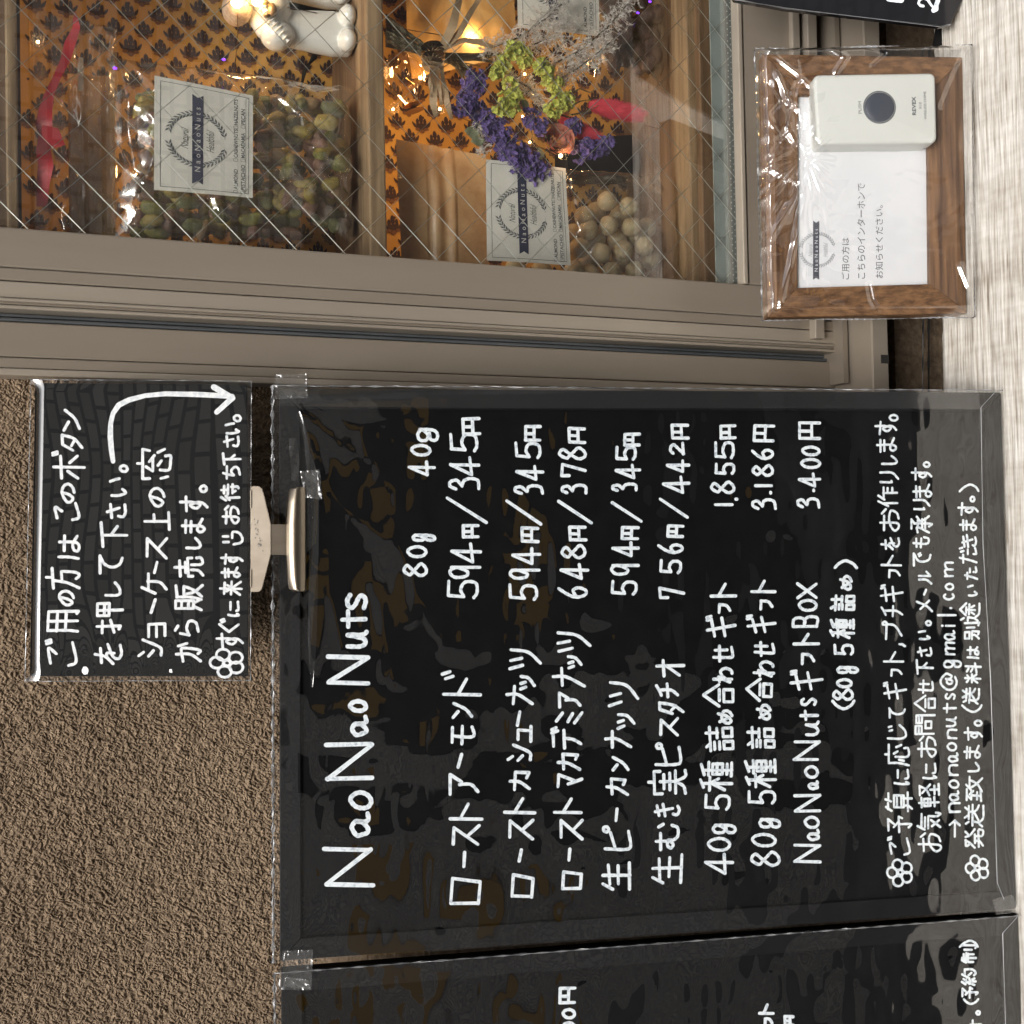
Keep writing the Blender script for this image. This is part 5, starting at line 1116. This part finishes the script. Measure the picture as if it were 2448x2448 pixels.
# ---------------------------------------------------------------- hanging dried bouquet
YB = .040
B2 = lambda x, y, yy=YB: P(*k2(x, y), WY(yy))
bq = empty('dried_bouquet', B2(520, 290), 'dried flower bouquet hanging upside down, yellow, purple and pink, tied with raffia', 'bouquet')
M_stem = mat('dry_stem', (.065, .052, .028), .7, (.14, .115, .065), 80)
M_raff = mat('raffia', (.30, .205, .115), .6, (.42, .30, .18), 90, (1, 1, .2), .3, 200)
rng = random.Random(3)
tie = B2(520, 290)
def curve_pts(pp, yy, n=10, jit=0):
    q = []
    for t in np.linspace(0, len(pp) - 1, n):
        i = min(int(t), len(pp) - 2); f = t - i; f = f * f * (3 - 2 * f) * .3 + f * .7
        x = pp[i][0] * (1 - f) + pp[i + 1][0] * f; y = pp[i][1] * (1 - f) + pp[i + 1][1] * f; q.append(B2(x + rng.uniform(-jit, jit), y + rng.uniform(-jit, jit), yy))
    return q
for k in range(34):
    yy = YB + rng.uniform(-.004, .012); a = rng.uniform(-1, 1)
    MB().tube(curve_pts([(262, 160 + a * 90), (400, 225 + a * 48), (520, 290 + a * 22)], yy, 7, 2), rng.uniform(.0005, .0011), 5).build('stem', M_stem, bq)
for k in range(44):
    yy = YB + rng.uniform(-.004, .014); a = rng.uniform(-1, 1)
    e_ = (800 + 90 * rng.random(), 250 + 70 * rng.random()) if k % 2 else (690 + rng.uniform(-30, 60), 330 + rng.random() * 130)
    MB().tube(curve_pts([(520, 290 + a * 20), (600, 300 + a * 28), e_], yy, 7, 3), rng.uniform(.0003, .0007), 4).build('stem', M_stem, bq)
def strip(name, pts, w, m, yy, parent=bq):
    q = curve_pts(pts, yy, 14, 1); V = []
    for i, p in enumerate(q):
        d = q[min(i + 1, 13)] - q[max(i - 1, 0)]; d /= np.linalg.norm(d); s_ = np.cross(d, np.array([0, 1., 0])); tw = math.sin(i * .55) * .6
        ww = w * (1 - .55 * abs(i / 13 - .4)); V += [p + s_ * ww + np.array([0, ww * tw, 0]), p - s_ * ww - np.array([0, ww * tw, 0])]
    return mk(name, V, [(i, i + 1, i + 3, i + 2) for i in range(0, 26, 2)], m, parent, True)
MB().tube(curve_pts([(500, 225), (508, 290), (500, 355)], YB - .010, 8), [.006, .0075, .008, .008, .008, .008, .0075, .006], 12).build('raffia_knot', M_raff, bq, True)
for pp, w_ in (([(545, 250), (600, 150), (640, 0), (650, -60)], .0030), ([(555, 260), (640, 170), (700, 60), (760, -30)], .0022), ([(560, 250), (660, 205), (740, 215), (815, 240)], .0020), ([(520, 340), (510, 430), (505, 520), (520, 600)], .0026),
               ([(545, 335), (560, 430), (575, 520), (600, 612)], .0022), ([(530, 345), (535, 450), (548, 540)], .0016), ([(500, 330), (490, 420), (500, 500)], .0014)):
    strip('raffia_strand', pp, w_, M_raff, YB - .012)
M_yel = mat('yellow_statice', (.42, .43, .06), .7, (.52, .53, .14), 300, sss=.15)
M_pur = mat('purple_statice', (.065, .036, .16), .75, (.13, .082, .28), 300, sheen=.3)
def papery(name, c, rad, nfl, m, parent, size=.0042):
    mb = MB()
    for k in range(nfl):
        d = np.array([rng.gauss(0, 1), -abs(rng.gauss(.6, .6)), rng.gauss(0, 1)]); d /= np.linalg.norm(d)
        o = c + d * rad * rng.uniform(.25, 1.0); a = np.cross(d, [.3, .4, .8]); a /= np.linalg.norm(a); b = np.cross(d, a); s_ = size * rng.uniform(.7, 1.2)
        n = 14; V = [o - d * s_ * .5]
        for j in range(n):
            t = j * 6.28318 / n + rng.uniform(-.15, .15); r1 = s_ * (.45 if j % 2 else .62); V.append(o + (a * math.cos(t) + b * math.sin(t)) * r1 + d * s_ * rng.uniform(-.05, .15))
        for j in range(n):
            t = j * 6.28318 / n + rng.uniform(-.2, .2); r1 = s_ * (1.05 if j % 2 else .8) * rng.uniform(.85, 1.1); V.append(o + (a * math.cos(t) + b * math.sin(t)) * r1 + d * s_ * rng.uniform(.0, .5))
        mb.add(V, [(0, 1 + j, 1 + (j + 1) % n) for j in range(n)] + [(1 + j, 1 + n + j, 1 + n + (j + 1) % n, 1 + (j + 1) % n) for j in range(n)])
    return mb.build(name, m, parent)
for x, y in ((855, 335), (825, 378), (945, 262), (972, 300), (905, 262), (1050, 350), (1085, 385), (905, 440), (880, 515), (850, 550), (920, 500), (1135, 440), (1150, 515), (1118, 568), (1075, 355), (900, 560), (1185, 520)):
    papery('yellow_statice', B2(x, y, YB - .012), .0066, 17, M_yel, bq, .0032)
for x, y in ((715, 405), (730, 440), (690, 450), (680, 520), (645, 560), (720, 580), (700, 545), (775, 620), (830, 665), (790, 660), (885, 705), (850, 740), (915, 760), (870, 800), (960, 800), (920, 840), (1010, 840), (1045, 880), (1020, 915), (975, 870), (1215, 660), (1195, 690), (1290, 765), (1335, 760), (1385, 745), (1250, 790), (1000, 620), (1050, 650)):
    papery('purple_statice', B2(x, y, YB - .008 + rng.uniform(0, .006)), .0084, 24, M_pur, bq, .0030)
# pale feathery sprigs
M_cas = mat('pale_sprig', (.50, .46, .41), .8, (.74, .71, .67), 300)
def sprig(pts, n, spread, name='pale_sprig'):
    yy = YB - .004; q = curve_pts(pts, yy, 26); mb = MB(); mb.tube(q, .0007, 5); st = mb.build(name, M_stem, bq, True); fl = MB()
    for k in range(n):
        i = rng.randrange(len(q)); c = q[i] + np.array([rng.gauss(0, 1), rng.gauss(0, .5), rng.gauss(0, 1)]) * spread * (.5 + .5 * math.sin(math.pi * (i + 3) / 30))
        for j in range(6):
            d = np.array([rng.gauss(0, 1), rng.gauss(0, .7), rng.gauss(0, 1)]); d /= np.linalg.norm(d); s_ = np.cross(d, [0, 1., .2]); s_ /= np.linalg.norm(s_); l_ = rng.uniform(.0016, .0034)
            fl.add([c - s_ * .0003, c + s_ * .0003, c + d * l_], [(0, 1, 2)])
        fl.tube([q[i], c], .00016, 3)
    tag(fl.build('florets', M_cas, st), kind='stuff')
sprig([(780, 255), (950, 190), (1090, 90), (1200, -10)], 300, .0052)
sprig([(1120, 330), (1260, 260), (1400, 140), (1540, -20)], 300, .0050)
sprig([(1130, 420), (1220, 370), (1330, 290), (1410, 220)], 230, .0050)
sprig([(900, 400), (1000, 450), (1060, 520)], 130, .0046)
sprig([(1020, 230), (1120, 190), (1200, 110)], 200, .0060)
sprig([(720, 640), (750, 700), (770, 790)], 60, .003)
# bunny tails
M_pink = mat('pink_bunny_tail', (.50, .025, .045), .8, (.70, .06, .09), 300, sheen=.5)
def tail(p0, p1, r, name='bunny_tail'):
    a, b = B2(*p0, YB - .002), B2(*p1, YB - .002); d = b - a; L_ = np.linalg.norm(d); d /= L_; s_ = np.cross(d, [0, 1., 0]); s_ /= np.linalg.norm(s_); w_ = np.cross(d, s_); mb = MB()
    core = MB(); core.ball((a + b) / 2, (L_ * .42, r * .42, r * .42), 14, 10, (d, s_, w_)); c_ = core.build(name, M_pink, bq, True)
    for k in range(2600):
        t = rng.random(); q = rng.uniform(0, 6.283); rr_ = r * .45 * math.sqrt(max(.05, math.sin(math.pi * min(.98, t + .04)))); o = a + d * L_ * t + (s_ * math.cos(q) + w_ * math.sin(q)) * rr_
        g_ = (d * 1.5 + (s_ * math.cos(q) + w_ * math.sin(q)) * .75 + np.array([rng.gauss(0, .2) for _ in range(3)])); g_ /= np.linalg.norm(g_); l_ = r * rng.uniform(.5, 1.0); p_ = np.cross(g_, [0.1, 1., .1]); p_ /= np.linalg.norm(p_)
        mb.add([o - p_ * .0002, o + p_ * .0002, o + g_ * l_], [(0, 1, 2)])
    tag(mb.build('fine_hairs', M_pink, c_), kind='stuff')
tail((1300, 535), (1560, 590), .0088); tail((1150, 600), (1385, 745), .0078)
# rose and leaves
M_rose = mat('dried_rose', (.46, .22, .15), .7, (.50, .07, .06), 90, contrast=(.45, .7), sss=.1)
rc = B2(1150, 715, YB - .012); rm = empty
for k in range(16):
    a = k * 2.4; rr_ = .0026 + .0005 * k; mb = MB(); V = []
    for i in range(5):
        for j in range(5):
            p, q = (i / 4 - .5) * 2.0, j / 4; ang = a + p * .8; R_ = rr_ * (.75 + .45 * q); V.append(rc + np.array([math.cos(ang) * R_, .006 - .008 * q + .002 * (k / 16) - .0015 * abs(p), math.sin(ang) * R_]) + np.array([0, 0, 0]))
    mb.add(V, [(i * 5 + j, (i + 1) * 5 + j, (i + 1) * 5 + j + 1, i * 5 + j + 1) for i in range(4) for j in range(4)]).build('rose_petal', M_rose, bq, True)
M_leaf = mat('dry_leaf', (.19, .22, .13), .7, (.32, .33, .20), 80)
for (x, y), an, l_ in (((1090, 680), 1.2, .010), ((1110, 740), .5, .009), ((745, 690), 1.5, .012), ((770, 720), 1.8, .011), ((1060, 830), .2, .010), ((1000, 560), .9, .009)):
    c = B2(x, y, YB - .006); d = np.array([math.cos(an), -.1, math.sin(an)]); s_ = np.cross(d, [0, 1., 0]); V = [c]; n = 7
    for i in range(1, n): t = i / n; w_ = l_ * .34 * math.sin(math.pi * t); V += [c + d * l_ * t + s_ * w_ + np.array([0, .001 * math.sin(t * 6), 0]), c + d * l_ * t - s_ * w_]
    V.append(c + d * l_); Fq = [(0, 1, 2)] + [(2 * i - 1, 2 * i + 1, 2 * i + 2, 2 * i) for i in range(1, n - 1)] + [(2 * n - 3, 2 * n - 1, 2 * n - 2)]
    mk('leaf', V, Fq, M_leaf, bq, True)
M_ten = mat('pale_tendril', (.40, .38, .20), .7)
for pp in ([(1180, 500), (1260, 455), (1310, 475), (1355, 450)], [(1190, 560), (1260, 520), (1350, 505)], [(1210, 590), (1300, 575), (1355, 540)], [(1160, 590), (1230, 610), (1280, 640)]):
    MB().tube(curve_pts(pp, YB - .006, 16), [.0007 * (1 - i / 17) + .0002 for i in range(16)], 5).build('tendril', M_ten, bq, True)

# ---------------------------------------------------------------- fairy lights (lit), some bulbs added for warmth
fl_ = empty('fairy_lights', P(600, 10, WY(.06)), 'string of warm fairy lights through the window display, with added hidden bulbs', 'fairy lights')
M_bulb = mat('lit_bulb', (1, .7, .3), .3, emis=(1, .60, .22), estr=28)
M_blue = mat('lit_blue_bulb', (.2, .05, 1), .3, emis=(.16, .03, 1.0), estr=2.5)
LP = [(k1(1215, 12), .050, .0036, .05), (k1(1320, 4), .050, .0036, .05), (k1(195, 215), .074, .0009, .035), (k2(1160, 800), .034, .0013, .012), (k2(975, 380), .046, .0008, .010), (k2(965, 598), .047, .0008, .006), (k2(1020, 480), .048, .0008, .006),
      (k2(1002, 730), .044, .0008, .005), (k2(440, 400), .080, .0012, .05), (k2(700, 200), .088, .001, .07), (k2(540, 560), .060, .0009, .03), (k2(300, 560), .085, .0009, .03), (k1(700, 900), .082, .001, .04), (k1(1120, 560), .100, .001, .05), (k2(1300, 330), .085, .0009, .02), (k2(1300, 330), .09, .0009, .01), (k2(600, 1000), .092, .0009, .05)]  # bulbs hidden behind bags and packets are added to brighten the display
for (u, v), yy, r_, pw in LP:
    c = P(u, v, WY(yy)); MB().ball(c, r_, 10, 8).build('bulb', M_bulb, fl_, True)
    ld = bpy.data.lights.new('bulb_glow', 'POINT'); ld.energy = pw * (.42 if r_ > .003 else .72); ld.color = (1, .62, .28); ld.shadow_soft_size = .004
    lo_ = bpy.data.objects.new('bulb_glow', ld); COL.objects.link(lo_); lo_.parent = fl_; lo_.location = Vector((c - np.array(fl_.location)).tolist()) + Vector((0, -r_ - .003, 0))
for (u, v) in (k1(1148, 305), k1(1002, 570), k2(1618, 8), k2(1556, 66), k1(590, 350)):
    MB().ball(P(u, v, WY(.030)), (.0008, .0007, .0012), 8, 6).build('blue_bulb', M_blue, fl_, True)
wp = [P(u, v, WY(yy + .003)) for (u, v), yy, _, _ in (LP[2], LP[12], LP[13], LP[0], LP[1], LP[9], LP[8], LP[4], LP[6], LP[5], LP[7], LP[3], LP[10])]
q = []
for a, b in zip(wp[:-1], wp[1:]):
    for t in np.linspace(0, 1, 8, endpoint=False): q.append(a * (1 - t) + b * t + np.array([0, .004, -.006]) * math.sin(math.pi * t))
MB().tube(q, .00035, 4).build('light_wire', mat('copper_wire', (.2, .11, .05), .4, metal=.7), fl_, True)
